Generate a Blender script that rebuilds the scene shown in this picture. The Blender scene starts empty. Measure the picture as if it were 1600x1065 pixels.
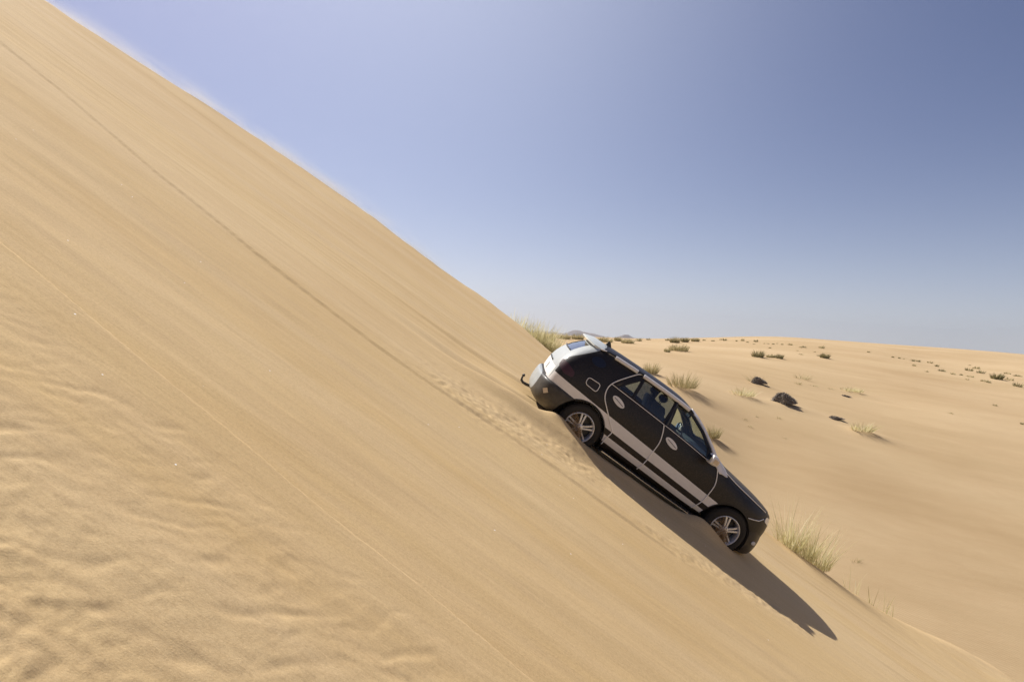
import bpy, bmesh, math, random
import numpy as np
from mathutils import Vector, Matrix
from mathutils.bvhtree import BVHTree

random.seed(7)
RNG = np.random.default_rng(11)
SC = bpy.context.scene
COL = SC.collection

# ------------------------------------------------------------------ camera
cam_d = bpy.data.cameras.new('camera')
cam_d.lens = 22.0
cam_d.sensor_width = 36.0
cam_d.clip_start = 0.05
cam_d.clip_end = 20000
cam = bpy.data.objects.new('camera', cam_d)
COL.objects.link(cam)
cx = Vector((0.99812, 0.00097, 0.06128))       # camera right, up and back in the world
cu = Vector((-0.06128, 0.01587, 0.99799))
cb = cx.cross(cu)
cam.matrix_world = Matrix(((cx.x, cu.x, cb.x, 0), (cx.y, cu.y, cb.y, 0), (cx.z, cu.z, cb.z, 0), (0, 0, 0, 1)))
SC.camera = cam

# ------------------------------------------------------------------ light
SUN_EL = math.radians(54.0)
SUN_AZ = math.radians(-43.5)                    # from +Y towards +X
sdir = Vector((math.sin(SUN_AZ) * math.cos(SUN_EL), math.cos(SUN_AZ) * math.cos(SUN_EL), math.sin(SUN_EL)))
world = bpy.data.worlds.new('World')
SC.world = world
world.use_nodes = True
wn, wl = world.node_tree.nodes, world.node_tree.links
wn.clear()
sky = wn.new('ShaderNodeTexSky')
sky.sky_type = 'NISHITA'
sky.sun_disc = False
sky.sun_elevation = SUN_EL
sky.sun_rotation = SUN_AZ
sky.altitude = 400
sky.air_density = 1.0
sky.dust_density = 2.0
sky.ozone_density = 7.0
bg = wn.new('ShaderNodeBackground')
bg.inputs['Strength'].default_value = 0.050
wo = wn.new('ShaderNodeOutputWorld')
tint = wn.new('ShaderNodeMix'); tint.data_type = 'RGBA'; tint.blend_type = 'MULTIPLY'
tint.inputs[0].default_value = 1.0
tint.inputs[7].default_value = (.91, .77, .85, 1)
wl.new(sky.outputs[0], tint.inputs[6])
wl.new(tint.outputs[2], bg.inputs['Color'])
# pale dust band low over the horizon; broad glow added away from the sun
wtc = wn.new('ShaderNodeTexCoord'); wnorm = wn.new('ShaderNodeVectorMath'); wnorm.operation = 'NORMALIZE'
wl.new(wtc.outputs['Generated'], wnorm.inputs[0])
def wmath(op, a, b=None):
    n = wn.new('ShaderNodeMath'); n.operation = op
    for i, v in enumerate((a, b)):
        if v is None: continue
        if isinstance(v, (int, float)): n.inputs[i].default_value = v
        else: wl.new(v, n.inputs[i])
    return n.outputs[0]
wsep = wn.new('ShaderNodeSeparateXYZ'); wl.new(wnorm.outputs[0], wsep.inputs[0])
band = wmath('EXPONENT', wmath('MULTIPLY', wmath('ABSOLUTE', wsep.outputs[2]), -8.5))
wdot = wn.new('ShaderNodeVectorMath'); wdot.operation = 'DOT_PRODUCT'; wl.new(wnorm.outputs[0], wdot.inputs[0])
ga, ge = math.radians(-8), math.radians(36)
wdot.inputs[1].default_value = (math.sin(ga) * math.cos(ge), math.cos(ga) * math.cos(ge), math.sin(ge))
glow = wmath('EXPONENT', wmath('MULTIPLY', wmath('SUBTRACT', wdot.outputs['Value'], 1.0), 11.0))
bg2 = wn.new('ShaderNodeBackground')
bg2.inputs['Color'].default_value = (.97, 1.0, .98, 1)
wl.new(wmath('ADD', wmath('MULTIPLY', band, .33), wmath('MULTIPLY', glow, .175)), bg2.inputs['Strength'])
wadd = wn.new('ShaderNodeAddShader')
wl.new(bg.outputs[0], wadd.inputs[0]); wl.new(bg2.outputs[0], wadd.inputs[1])
wl.new(wadd.outputs[0], wo.inputs['Surface'])
sun_d = bpy.data.lights.new('sun', 'SUN')
sun_d.energy = 3.6
sun_d.angle = math.radians(0.5)
sun_d.color = (1.0, 0.955, 0.88)
sun = bpy.data.objects.new('sun', sun_d)
sun.rotation_euler = sdir.to_track_quat('Z', 'Y').to_euler()
sun.location = sdir * 50
COL.objects.link(sun)
SC.view_settings.view_transform = 'Standard'
SC.view_settings.look = 'None'
SC.view_settings.exposure = 0.78
SC.view_settings.gamma = 1.0
SC.cycles.volume_step_rate = 2.0
SC.cycles.volume_max_steps = 64

# ------------------------------------------------------------------ helpers
def tag(o, label=None, cat=None, group=None, kind=None):
    if label: o['label'] = label
    if cat: o['category'] = cat
    if group: o['group'] = group
    if kind: o['kind'] = kind
    return o

def link(name, me, mat=None, parent=None, smooth=True):
    if mat is not None and not me.materials:
        me.materials.append(mat)
    if smooth and len(me.polygons):
        me.polygons.foreach_set('use_smooth', [True] * len(me.polygons))
    o = bpy.data.objects.new(name, me)
    COL.objects.link(o)
    o.parent = parent
    return o

def mesh(name, vs, fs):
    me = bpy.data.meshes.new(name)
    me.from_pydata([tuple(v) for v in vs], [], [tuple(f) for f in fs])
    me.update()
    return me

def sharp(me, deg):
    me.set_sharp_from_angle(angle=math.radians(deg))

class MB:
    """collects simple shapes into one mesh"""
    def __init__(s): s.v = []; s.f = []
    def add(s, vs, fs):
        n = len(s.v); s.v += [tuple(v) for v in vs]; s.f += [tuple(i + n for i in f) for f in fs]
    def tube(s, pts, r, n=8, closed=False, flat=None):
        pts = [Vector(p) for p in pts]; N = len(pts); vs = []; fs = []
        rr = r if hasattr(r, '__len__') else [r] * N
        up = Vector((0, 0, 1))
        for i, p in enumerate(pts):
            a = pts[(i - 1) % N] if (closed or i > 0) else p
            b = pts[(i + 1) % N] if (closed or i < N - 1) else p
            t = (b - a).normalized()
            sref = Vector((0, 1, 0)) if abs(t.y) < .8 else up
            u = t.cross(sref).normalized(); w = t.cross(u).normalized()
            for k in range(n):
                an = 2 * math.pi * k / n
                vs.append(p + u * math.cos(an) * rr[i] + w * math.sin(an) * rr[i] * (flat if flat else 1))
        M = N if closed else N - 1
        for i in range(M):
            for k in range(n):
                j = (i + 1) % N
                fs.append((i * n + k, i * n + (k + 1) % n, j * n + (k + 1) % n, j * n + k))
        if not closed:
            fs.append(tuple(range(n))[::-1]); fs.append(tuple((N - 1) * n + k for k in range(n)))
        s.add(vs, fs)
    def lathe(s, prof, c=(0, 0, 0), n=48, close=True):
        """prof: (radius, y) turned about the Y axis through c"""
        vs = []; fs = []; m = len(prof)
        for k in range(n):
            a = 2 * math.pi * k / n
            for r, y in prof:
                vs.append((c[0] + r * math.cos(a), c[1] + y, c[2] + r * math.sin(a)))
        for k in range(n):
            for j in range(m if close else m - 1):
                j2 = (j + 1) % m; k2 = (k + 1) % n
                fs.append((k * m + j, k * m + j2, k2 * m + j2, k2 * m + j))
        s.add(vs, fs)
    def prism(s, poly, ax, lo, hi):
        """poly in the two other axes, extruded along axis ax from lo to hi"""
        n = len(poly); vs = []
        for h in (lo, hi):
            for a, b in poly:
                vs.append({0: (h, a, b), 1: (a, h, b), 2: (a, b, h)}[ax])
        fs = [tuple(range(n)), tuple(range(2 * n - 1, n - 1, -1))]
        for i in range(n):
            j = (i + 1) % n; fs.append((i, i + n, j + n, j))
        s.add(vs, fs)
    def box(s, c, d, bev=0.0):
        x, y, z = c; a, b, e = d[0] / 2, d[1] / 2, d[2] / 2
        t = min(bev, a * .9, b * .9)
        poly = [(x - a + t, y - b), (x + a - t, y - b), (x + a, y - b + t), (x + a, y + b - t), (x + a - t, y + b), (x - a + t, y + b), (x - a, y + b - t), (x - a, y - b + t)] if t > 0 else [(x - a, y - b), (x + a, y - b), (x + a, y + b), (x - a, y + b)]
        s.prism(poly, 2, z - e, z + e)
    def mesh(s, name='m'):
        me = mesh(name, s.v, s.f)
        bm = bmesh.new(); bm.from_mesh(me); bmesh.ops.recalc_face_normals(bm, faces=bm.faces); bm.to_mesh(me); bm.free()
        return me
    def obj(s, name, mat, parent=None, smooth=True, deg=35):
        me = s.mesh(name); o = link(name, me, mat, parent, smooth)
        if smooth: sharp(me, deg)
        return o

def mat_new(name):
    m = bpy.data.materials.new(name); m.use_nodes = True
    nt = m.node_tree; b = nt.nodes['Principled BSDF']
    return m, nt, b

def simple(name, col, rough=.5, metal=0., spec=.5, noise=.12, nscale=20, coat=0., bump=0.):
    m, nt, b = mat_new(name); N, L = nt.nodes, nt.links
    tc = N.new('ShaderNodeTexCoord'); nz = N.new('ShaderNodeTexNoise'); nz.inputs['Scale'].default_value = nscale; nz.inputs['Detail'].default_value = 5
    L.new(tc.outputs['Object'], nz.inputs['Vector'])
    mx = N.new('ShaderNodeMix'); mx.data_type = 'RGBA'
    mx.inputs[6].default_value = tuple(c * (1 - noise) for c in col) + (1,)
    mx.inputs[7].default_value = tuple(min(1, c * (1 + noise)) for c in col) + (1,)
    L.new(nz.outputs['Fac'], mx.inputs[0]); L.new(mx.outputs[2], b.inputs['Base Color'])
    b.inputs['Roughness'].default_value = rough; b.inputs['Metallic'].default_value = metal
    b.inputs['Specular IOR Level'].default_value = spec; b.inputs['Coat Weight'].default_value = coat
    if bump:
        bp = N.new('ShaderNodeBump'); bp.inputs['Strength'].default_value = bump; bp.inputs['Distance'].default_value = .004
        L.new(nz.outputs['Fac'], bp.inputs['Height']); L.new(bp.outputs[0], b.inputs['Normal'])
    return m

# ------------------------------------------------------------------ noise and terrain functions
_P = RNG.permutation(512)
_G = RNG.uniform(0, 2 * math.pi, 512)
def perlin(x, y, seed=0):
    xi = np.floor(x).astype(np.int64); yi = np.floor(y).astype(np.int64)
    xf = x - xi; yf = y - yi
    u = xf * xf * xf * (xf * (xf * 6 - 15) + 10); v = yf * yf * yf * (yf * (yf * 6 - 15) + 10)
    def g(ix, iy, dx, dy):
        h = _G[_P[(_P[(ix + seed * 37) & 511] + iy) & 511]]
        return np.cos(h) * dx + np.sin(h) * dy
    a = g(xi, yi, xf, yf); b = g(xi + 1, yi, xf - 1, yf); c = g(xi, yi + 1, xf, yf - 1); d = g(xi + 1, yi + 1, xf - 1, yf - 1)
    return (a + u * (b - a)) * (1 - v) + (c + u * (d - c)) * v
def sstep(a, b, x):
    t = np.clip((x - a) / (b - a), 0, 1); return t * t * (3 - 2 * t)
def gauss(x, s): return np.exp(-.5 * (x / s) ** 2)

CAR_O = np.array([0.9484, 10.9891, -1.7541])
CAR_A = np.array([[0.84854, 0.01841, 0.52882], [0.03125, 0.99591, -0.08483], [-0.52821, 0.08851, 0.84449]])
SAND_H = 0.15

EDGE_X = [-60, -34, -16.1, -14.8, -12.7, -10.2, -6.7, -3.2, -1.1, 0.2, 1.4, 3.0, 5.0, 6.2, 7.3, 8.2, 8.9, 10.2, 12, 14, 15.5, 30]
EDGE_Y = [16, 17, 19.1, 19.5, 21.7, 25.1, 26.1, 24.8, 25.4, 24.8, 23.1, 21.2, 18.0, 15.7, 15.4, 15.6, 15.6, 15.9, 16.9, 18.0, 18.7, 24]
def edge_y(x): return np.interp(x, EDGE_X, EDGE_Y)

DARK = ([-12, -8.0, -6.8, -5.7, -4.8, -4.0, -3.3, -2.8, -1.7, -1.1, -.4, .1, .7, 1.3, 1.75, 4], [9.9, 9.5, 9.15, 8.68, 8.3, 8.1, 7.86, 7.78, 7.6, 7.6, 7.72, 7.78, 7.8, 7.74, 7.75, 7.7])
LIGHT = ([-6, -2.97, -2.45, -2.1, -1.62, -1.4, -1.24, -.85, -.44, 0, .15, 2], [4.3, 3.88, 3.78, 3.71, 3.65, 3.61, 3.56, 3.50, 3.46, 3.38, 3.34, 3.1])

def dune_h(x, y):
    """height of the big slip face"""
    xx = x - .20 * 1.6 * np.log1p(np.exp(np.clip((x - 11.5) / 1.6, -30, 30)))
    z = -1.754 - .626 * (xx - .948) + .1004 * (y - 10.989) + SAND_H / .8445
    # broad undulation and streaks that run down the fall line
    cm = 1 - gauss(y - 10.9, 1.3) * sstep(-2.5, -.5, x) * sstep(7, 4.5, x)     # the sand lies even round the car
    z = z + cm * (.06 * perlin(x * .07, y * .30, 1) + .016 * perlin(x * .10, y * .9, 2) + .008 * perlin(x * .22, y * 2.3, 3))
    z = z + .004 * perlin(x * .6, y * 5.0, 4) + .0022 * perlin(x * 2.2, y * 11.0, 5)
    # thin ribs left by sand running down the upper part of the face
    rib = np.clip(1 - np.abs(perlin(x * .05, y * .75, 41)) * 16, 0, 1) + .6 * np.clip(1 - np.abs(perlin(x * .07, y * 1.6, 42)) * 14, 0, 1)
    z = z + .012 * rib * cm * sstep(8.5, 11, y)
    yd = np.interp(x, *DARK); yl = np.interp(x, *LIGHT)
    # small scarp along the middle of the face: the far side stands higher
    wob = .03 * perlin(x * 1.1, y * 0, 6) + .012 * perlin(x * 5, y * 0, 16)
    fade = sstep(3.2, 1.2, x)
    z = z + .022 * fade * (sstep(-.012, .016, y - yd - wob) * np.exp(-np.clip(y - yd - wob, 0, None) / .8))
    # scarp nearer the camera: the near side stands higher and is lumpy
    wob2 = .012 * perlin(x * 2.2, y * 0, 7)
    near = sstep(.012, -.030, y - yl - wob2)
    z = z + .050 * near * np.exp(-np.clip(yl - y, 0, None) / 1.2) - .018 * sstep(0, .05, y - yl) * np.exp(-np.clip(y - yl, 0, None) / .35)
    lump = sstep(.05, .7, yl - y)
    p_ = x + y + .10 * perlin(x * 3, y * 3, 8); q_ = x - y + .14 * perlin(x * 2.4, y * 2.4, 45)
    n1 = perlin(p_ * 2.6, q_ * 5.6, 9); n4 = perlin(p_ * 3.2, q_ * 8.4, 44); n5 = perlin(p_ * 6.0, q_ * 14.0, 46)
    n2 = perlin(x * 6.0, y * 9.5, 10); n3 = perlin(x * 1.2, y * 1.7, 11)
    z = z + lump * (.009 * n3 - .006 * np.abs(n1) ** .8 - .020 * np.clip(n4 - .18, 0, None) - .008 * np.clip(n5 - .12, 0, None) + .002 * n2 + .0025 * perlin(x * 14, y * 18, 12))
    # crumbled sand in the lower left corner, nearest the camera
    crumb = sstep(2.35, 1.75, y + .55 * (x + 1.5)) * sstep(-.2, -1.2, x)
    z = z + crumb * (.012 * perlin(x * 24, y * 24, 13) + .016 * perlin(x * 9, y * 8, 14))
    # faint shallow waves on the middle of the face
    mid = sstep(.1, 1., y - yl) * sstep(.1, 1.2, yd - y)
    z = z + mid * .010 * perlin(x * 1.3 + .3 * y, y * 3.2, 15)
    # ---- sand pushed by the car
    dx = x - CAR_O[0]; dy = y - CAR_O[1]
    det = CAR_A[0, 0] * CAR_A[1, 1] - CAR_A[0, 1] * CAR_A[1, 0]
    rx = dx - CAR_A[0, 2] * SAND_H; ry = dy - CAR_A[1, 2] * SAND_H
    xc = (rx * CAR_A[1, 1] - ry * CAR_A[0, 1]) / det; yc = (-rx * CAR_A[1, 0] + ry * CAR_A[0, 0]) / det
    h = .095 * gauss(yc, 1.15) * sstep(4.6, 3.2, xc) * sstep(-2.5, -.6, xc)
    nb = perlin(xc * 1.6, yc * 1.6, 21)
    # wheel tracks behind each wheel
    for s in (-1, 1):
        w = (yc - s * .80)
        tr = sstep(3.05, 2.5, xc) * sstep(-4.5, -.8, xc)
        h = h - .05 * tr * sstep(-.35, -1.0, xc) * gauss(w, .17)
        h = h + .022 * tr * (gauss(w - .33, .14) + gauss(w + .33, .14)) * (1 + .8 * nb)
    # bank on the near side of the rear wheel
    bank = gauss(yc + 1.42 + .10 * (xc < 0) * xc, .20) * sstep(.60, -.05, xc) * sstep(-2.8, -.8, xc)
    h = h + .125 * bank
    bank2 = gauss(yc + 1.55, .30) * sstep(3.4, 2.4, xc) * sstep(1.4, 2.3, xc)
    h = h + .02 * bank2 * (1 + nb)
    # little heaps against the lower left of the near wheels
    h = h + .13 * gauss(xc + .20, .22) * gauss(yc + 1.08, .13) + .14 * gauss(xc - 2.66, .26) * gauss(yc + 1.07, .14) + .03 * gauss(yc + .95, .2) * sstep(3.3, 2.9, xc) * sstep(-.9, -.3, xc)
    # wrinkled bands of sliding sand, upper one beside the rear wheel, lower one past the front wheel
    b1 = sstep(-2.0, -.2, x) * sstep(2.0, 1.0, x) * gauss(y - (8.2 + .50 * np.clip(x + .3, 0, 2)), .46)
    b1b = sstep(-3.4, -1.2, x) * sstep(2.2, .8, x) * gauss(y - 8.9 - .1 * x, .7) * .45
    b2 = sstep(1.3, 2.3, x) * sstep(4.8, 3.9, x) * gauss(y - (8.05 + .36 * np.clip(x - 2.2, 0, 3)), .22)
    bb = np.clip(b1 + b2 * .8, 0, 1)
    wr = np.abs(perlin(x * 8.0 + 1.2 * perlin(x * 2, y * 2, 22), y * 10.5, 23))
    z = z + bb * (.026 * perlin(x * 3.2, y * 4.5, 24) - .042 * wr + .010 * perlin(x * 16, y * 19, 25))
    z = z + (b1b + .25 * b2) * (.012 * perlin(x * 4, y * 9, 26) - .014 * np.abs(perlin(x * 7, y * 12, 27)))
    z = z + h / .8445
    # where the face turns away behind its far edge
    ye = edge_y(x) + .10 * perlin(x * .5, y * 0, 28) * (x > -2)
    z = z + (.07 * perlin(x * .55, y * .2, 51) + .03 * perlin(x * 1.7, y * .4, 52)) * gauss(y - ye, .9)
    q = np.clip(y - ye, 0, None)
    z = z - np.where(q < 2.5, .16 * q * q, .16 * 6.25 + .8 * (q - 2.5))
    return z

# far ground: heights are given at real places (azimuth in degrees, distance, height)
C0 = np.array([0.99812, 0.0, 0.0])
def _ctl():
    W = np.array([[.9981, .0613, 0], [.001, -.0158, .9999], [.0613, -.998, -.0159]])
    out = []
    def P(px, py, dist):
        v = W @ np.array([(px - 800) / 977.8, (py - 532.5) / 977.8, 1.]); v = v / v[1] * dist
        out.append((v[0], v[1], v[2]))
    for a in [(800, 524, 29), (835, 538, 29), (870, 562, 28), (930, 610, 27),
              (840, 540, 45), (800, 530, 60), (860, 536, 70), (940, 541, 60), (1010, 600, 38), (1065, 612, 38),
              (1183, 602, 50), (1065, 549, 78), (1185, 560, 74), (1288, 560, 86), (1330, 612, 60), (1258, 594, 60), (1484, 645, 56), (1554, 633, 66), (1500, 590, 88), (1590, 602, 86), (1440, 566, 118), (1000, 540, 85), (880, 528, 100), (940, 530, 110), (1050, 534, 120),
              (1120, 527.5, 165), (1180, 525, 170), (1240, 527, 165), (1300, 533.5, 160), (1400, 544, 150), (1500, 556.5, 135), (1600, 569.5, 125), (1060, 529, 190), (1180, 531, 140), (1400, 551, 122),
              (1000, 528, 260), (940, 525.5, 300), (860, 521.5, 320), (800, 519, 320)]:
        P(*a)
    for yv in (17, 19, 21.5, 24.5, 28, 32, 36.5, 41.5):       # the hollow at the foot of the dune
        for av in (.38, .50, .62, .74, .86, 1.0):
            xv = av * yv
            out.append((xv, yv, -7.9 - .20 * (xv - 10) + .24 * (yv - 20) + .0016 * max(xv - 16, 0) ** 2))
    return np.array(out)
_CT = _ctl()
def _fe(x, y):
    th = np.arctan2(x, np.where(np.abs(y) < 1e-6, 1e-6, y)); th = np.clip(th, -.35, .86)
    r = np.clip(np.hypot(x, y), 17.5, 330)
    return th * 1.6, np.log(r)
def _tps(d2): return np.where(d2 > 1e-12, .5 * d2 * np.log(np.maximum(d2, 1e-12)), 0)
_ta, _tr = _fe(_CT[:, 0], _CT[:, 1])
_n = len(_ta)
_K = _tps((_ta[:, None] - _ta) ** 2 + (_tr[:, None] - _tr) ** 2) + np.eye(_n) * .006
_Q = np.c_[np.ones(_n), _ta, _tr]
_sol = np.linalg.solve(np.block([[_K, _Q], [_Q.T, np.zeros((3, 3))]]), np.r_[_CT[:, 2] / np.hypot(_CT[:, 0], _CT[:, 1]), 0, 0, 0])
HUMMOCK = []
def ground_h(x, y, fine=True):
    x = np.asarray(x, float); y = np.asarray(y, float)
    a, r = _fe(x, y); sh = a.shape; a = a.ravel(); r = r.ravel()
    e = np.empty_like(a)
    for s in range(0, len(a), 60000):
        aa = a[s:s + 60000]; rr = r[s:s + 60000]
        e[s:s + 60000] = _tps((aa[:, None] - _ta) ** 2 + (rr[:, None] - _tr) ** 2) @ _sol[:_n] + _sol[_n] + _sol[_n + 1] * aa + _sol[_n + 2] * rr
    rad = np.hypot(x, y)
    z = (e * np.exp(r)).reshape(sh)
    z = z + (-4.5 - z) * sstep(200, 520, rad)
    z = z + .05 * perlin(x * .12, y * .12, 31) * sstep(16, 30, rad) + .30 * perlin(x * .03, y * .03, 32) * sstep(60, 140, rad) * sstep(420, 250, rad)
    z = z + 3.0 * perlin(x * .003, y * .003, 33) * sstep(350, 700, rad)
    for hx, hy, ha, hs in HUMMOCK:
        u = (x - hx); v = (y - hy)
        z = z + ha * np.exp(-.5 * ((np.where(u > 0, u / 2.4, u)) ** 2 + v ** 2) / hs ** 2)
    # under the slip face the ground stays well below it
    inside = sstep(.8, -1.2, y - edge_y(x)) * sstep(14.8, 11.0, x)
    zd = -1.754 - .626 * (np.clip(x, -90, 11.5) - .948) + .1004 * (np.clip(y, -60, 60) - 10.989)
    z = np.where(inside > 0, z * (1 - inside) + np.minimum(z, zd - 2.5) * inside, z)
    return z

def ray_ground(az, el, lo=15.0, hi=400.0):
    """place on the far ground seen from the camera's stand at azimuth slope az (x/y) and height slope el (z/y)"""
    ys = np.exp(np.linspace(math.log(lo), math.log(hi), 900)); zs = ground_h(az * ys, ys)
    k = np.where(el * ys < zs)[0]
    yy = ys[k[0]] if len(k) else hi
    return az * yy, yy

# ------------------------------------------------------------------ sand material
def sand_material(name, dune):
    m, nt, b = mat_new(name); N, L = nt.nodes, nt.links
    tc = N.new('ShaderNodeTexCoord')
    def noise(scale, vec=None, detail=6, rough=.55):
        n = N.new('ShaderNodeTexNoise'); n.inputs['Scale'].default_value = scale
        n.inputs['Detail'].default_value = detail; n.inputs['Roughness'].default_value = rough
        L.new(vec if vec else tc.outputs['Object'], n.inputs['Vector']); return n
    def mapv(sc, rot=(0, 0, 0)):
        mp = N.new('ShaderNodeMapping'); mp.inputs['Scale'].default_value = sc; mp.inputs['Rotation'].default_value = rot
        L.new(tc.outputs['Object'], mp.inputs['Vector']); return mp.outputs[0]
    def ramp(fac, a, bb, c0, c1):
        r = N.new('ShaderNodeMapRange'); r.inputs['From Min'].default_value = a; r.inputs['From Max'].default_value = bb
        r.inputs['To Min'].default_value = c0; r.inputs['To Max'].default_value = c1; L.new(fac, r.inputs['Value']); return r.outputs[0]
    def mix(f, c0, c1):
        x = N.new('ShaderNodeMix'); x.data_type = 'RGBA'; L.new(f, x.inputs[0])
        for s, c in ((6, c0), (7, c1)):
            if isinstance(c, tuple): x.inputs[s].default_value = c + (1,)
            else: L.new(c, x.inputs[s])
        return x.outputs[2]
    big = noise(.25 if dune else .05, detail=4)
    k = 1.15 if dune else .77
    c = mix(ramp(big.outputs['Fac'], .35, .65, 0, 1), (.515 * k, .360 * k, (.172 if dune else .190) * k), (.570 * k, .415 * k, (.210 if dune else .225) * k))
    bd = noise(1.0, mapv((.05, .75, .05)) if dune else mapv((.03, .06, .03)), detail=3)
    c = mix(ramp(bd.outputs['Fac'], .40, .62, 0, .30), c, (.70, .545, .345))
    st = noise(1.0, mapv((.35, 5.0, .35)) if dune else mapv((.12, .5, .3)), detail=8, rough=.62)
    c = mix(ramp(st.outputs['Fac'], .40, .70, 0, .34), c, (.60, .44, .26))
    st2 = noise(1.0, mapv((1.4, 19.0, 1.4)) if dune else mapv((.9, 2.6, .9)), detail=7, rough=.65)
    c = mix(ramp(st2.outputs['Fac'], .42, .66, 0, .20), c, (.395, .262, .135))
    gr = noise(230, detail=3, rough=.8)
    c = mix(ramp(gr.outputs['Fac'], .52, .72, 0, .45), c, (.30, .195, .105))
    gr2 = noise(310, detail=2, rough=.8)
    c = mix(ramp(gr2.outputs['Fac'], .56, .74, 0, .5), c, (.72, .58, .38))
    gr3 = noise(55, detail=6, rough=.85)
    c = mix(ramp(gr3.outputs['Fac'], .46, .66, 0, .42), c, (.36, .235, .115))
    vs_ = N.new('ShaderNodeTexVoronoi'); vs_.inputs['Scale'].default_value = 3.2; L.new(tc.outputs['Object'], vs_.inputs['Vector'])
    lt = N.new('ShaderNodeMath'); lt.operation = 'LESS_THAN'; lt.inputs[1].default_value = .022; L.new(vs_.outputs['Distance'], lt.inputs[0])
    c = mix(lt.outputs[0], c, (.95, .93, .88))  # sun glints on the sand, painted as sparse white specks
    L.new(c, b.inputs['Base Color'])
    b.inputs['Roughness'].default_value = .95
    b.inputs['Specular IOR Level'].default_value = .12
    b.inputs['Specular Tint'].default_value = (1, .93, .80, 1)
    # relief: grains, streaks and (on the far ground) wind ripples
    h1 = noise(120, detail=4, rough=.7)
    bp = N.new('ShaderNodeBump'); bp.inputs['Strength'].default_value = .5; bp.inputs['Distance'].default_value = .004
    L.new(h1.outputs['Fac'], bp.inputs['Height'])
    h2 = noise(1.0, mapv((2.2, 26., 2.2)) if dune else mapv((3, 8, 3)), detail=7, rough=.6)
    bp2 = N.new('ShaderNodeBump'); bp2.inputs['Strength'].default_value = .3; bp2.inputs['Distance'].default_value = .010 if dune else .03
    L.new(h2.outputs['Fac'], bp2.inputs['Height']); L.new(bp.outputs[0], bp2.inputs['Normal'])
    last = bp2
    if not dune:
        wv = N.new('ShaderNodeTexWave'); wv.wave_type = 'BANDS'; wv.bands_direction = 'Y'
        wv.inputs['Scale'].default_value = 2.3; wv.inputs['Distortion'].default_value = 3.0; wv.inputs['Detail'].default_value = 3; wv.inputs['Detail Scale'].default_value = 1.2
        L.new(mapv((1, 1, 1), (0, 0, .35)), wv.inputs['Vector'])
        msk = noise(.13, detail=2)
        mm = N.new('ShaderNodeMath'); mm.operation = 'MULTIPLY'
        L.new(wv.outputs['Fac'], mm.inputs[0]); L.new(ramp(msk.outputs['Fac'], .45, .62, 0, 1), mm.inputs[1])
        bp3 = N.new('ShaderNodeBump'); bp3.inputs['Strength'].default_value = .22; bp3.inputs['Distance'].default_value = .022
        L.new(mm.outputs[0], bp3.inputs['Height']); L.new(bp2.outputs[0], bp3.inputs['Normal']); last = bp3
    L.new(last.outputs[0], b.inputs['Normal'])
    return m
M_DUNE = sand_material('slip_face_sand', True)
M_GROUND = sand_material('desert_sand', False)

def grid_object(name, X, Y, Zf, mat):
    nr, nc = X.shape
    Zv = Zf(X, Y)
    v = np.stack([X, Y, Zv], -1).reshape(-1, 3).astype(np.float32)
    i = np.arange(nr * nc).reshape(nr, nc)
    f = np.stack([i[:-1, :-1], i[:-1, 1:], i[1:, 1:], i[1:, :-1]], -1).reshape(-1, 4).astype(np.int32)
    me = bpy.data.meshes.new(name)
    me.vertices.add(len(v)); me.vertices.foreach_set('co', v.ravel())
    me.loops.add(f.size); me.loops.foreach_set('vertex_index', f.ravel())
    me.polygons.add(len(f)); me.polygons.foreach_set('loop_start', np.arange(len(f), dtype=np.int32) * 4)
    me.update(calc_edges=True); me.validate()
    return tag(link(name, me, mat), kind='structure')

# the slip face: rows get coarser with distance
yy = [-14, -10, -7, -5, -3.5, -2.4, -1.6, -1.0, -.5, 0]
y_ = .2
while y_ < 34:
    yy.append(y_); y_ += (y_ + 1.2) * .0042
yy = np.array(yy)
a_ = np.concatenate([np.linspace(-3.2, -.86, 70)[:-1], np.linspace(-.86, .80, 900), np.linspace(.80, 2.2, 50)[1:]])
AA, YY = np.meshgrid(a_, yy)
XX = AA * (np.clip(YY, 0, None) + 3)
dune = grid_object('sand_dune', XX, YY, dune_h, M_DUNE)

# ------------------------------------------------------------------ plants
def plant_material(name, cols, rough=.7, transl=.25):
    m, nt, b = mat_new(name); N, L = nt.nodes, nt.links
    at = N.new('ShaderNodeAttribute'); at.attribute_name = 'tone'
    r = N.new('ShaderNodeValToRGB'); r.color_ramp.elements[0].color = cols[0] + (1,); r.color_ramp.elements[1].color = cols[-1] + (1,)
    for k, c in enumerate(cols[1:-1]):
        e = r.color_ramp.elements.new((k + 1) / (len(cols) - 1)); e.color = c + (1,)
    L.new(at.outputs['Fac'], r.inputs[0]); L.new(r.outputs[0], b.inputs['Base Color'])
    b.inputs['Roughness'].default_value = rough; b.inputs['Specular IOR Level'].default_value = .25
    if transl:
        tr = N.new('ShaderNodeBsdfTranslucent'); L.new(r.outputs[0], tr.inputs['Color'])
        mx = N.new('ShaderNodeMixShader'); mx.inputs[0].default_value = transl
        out = nt.nodes['Material Output']
        L.new(b.outputs[0], mx.inputs[1]); L.new(tr.outputs[0], mx.inputs[2]); L.new(mx.outputs[0], out.inputs['Surface'])
    return m
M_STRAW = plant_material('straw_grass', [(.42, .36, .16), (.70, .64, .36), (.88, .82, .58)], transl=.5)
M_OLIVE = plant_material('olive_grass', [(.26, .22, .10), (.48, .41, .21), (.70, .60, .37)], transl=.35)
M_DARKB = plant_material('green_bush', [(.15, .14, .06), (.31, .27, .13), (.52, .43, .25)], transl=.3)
M_DEAD = plant_material('dead_brush', [(.15, .13, .11), (.28, .24, .20), (.48, .41, .33)], transl=.05)

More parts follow.
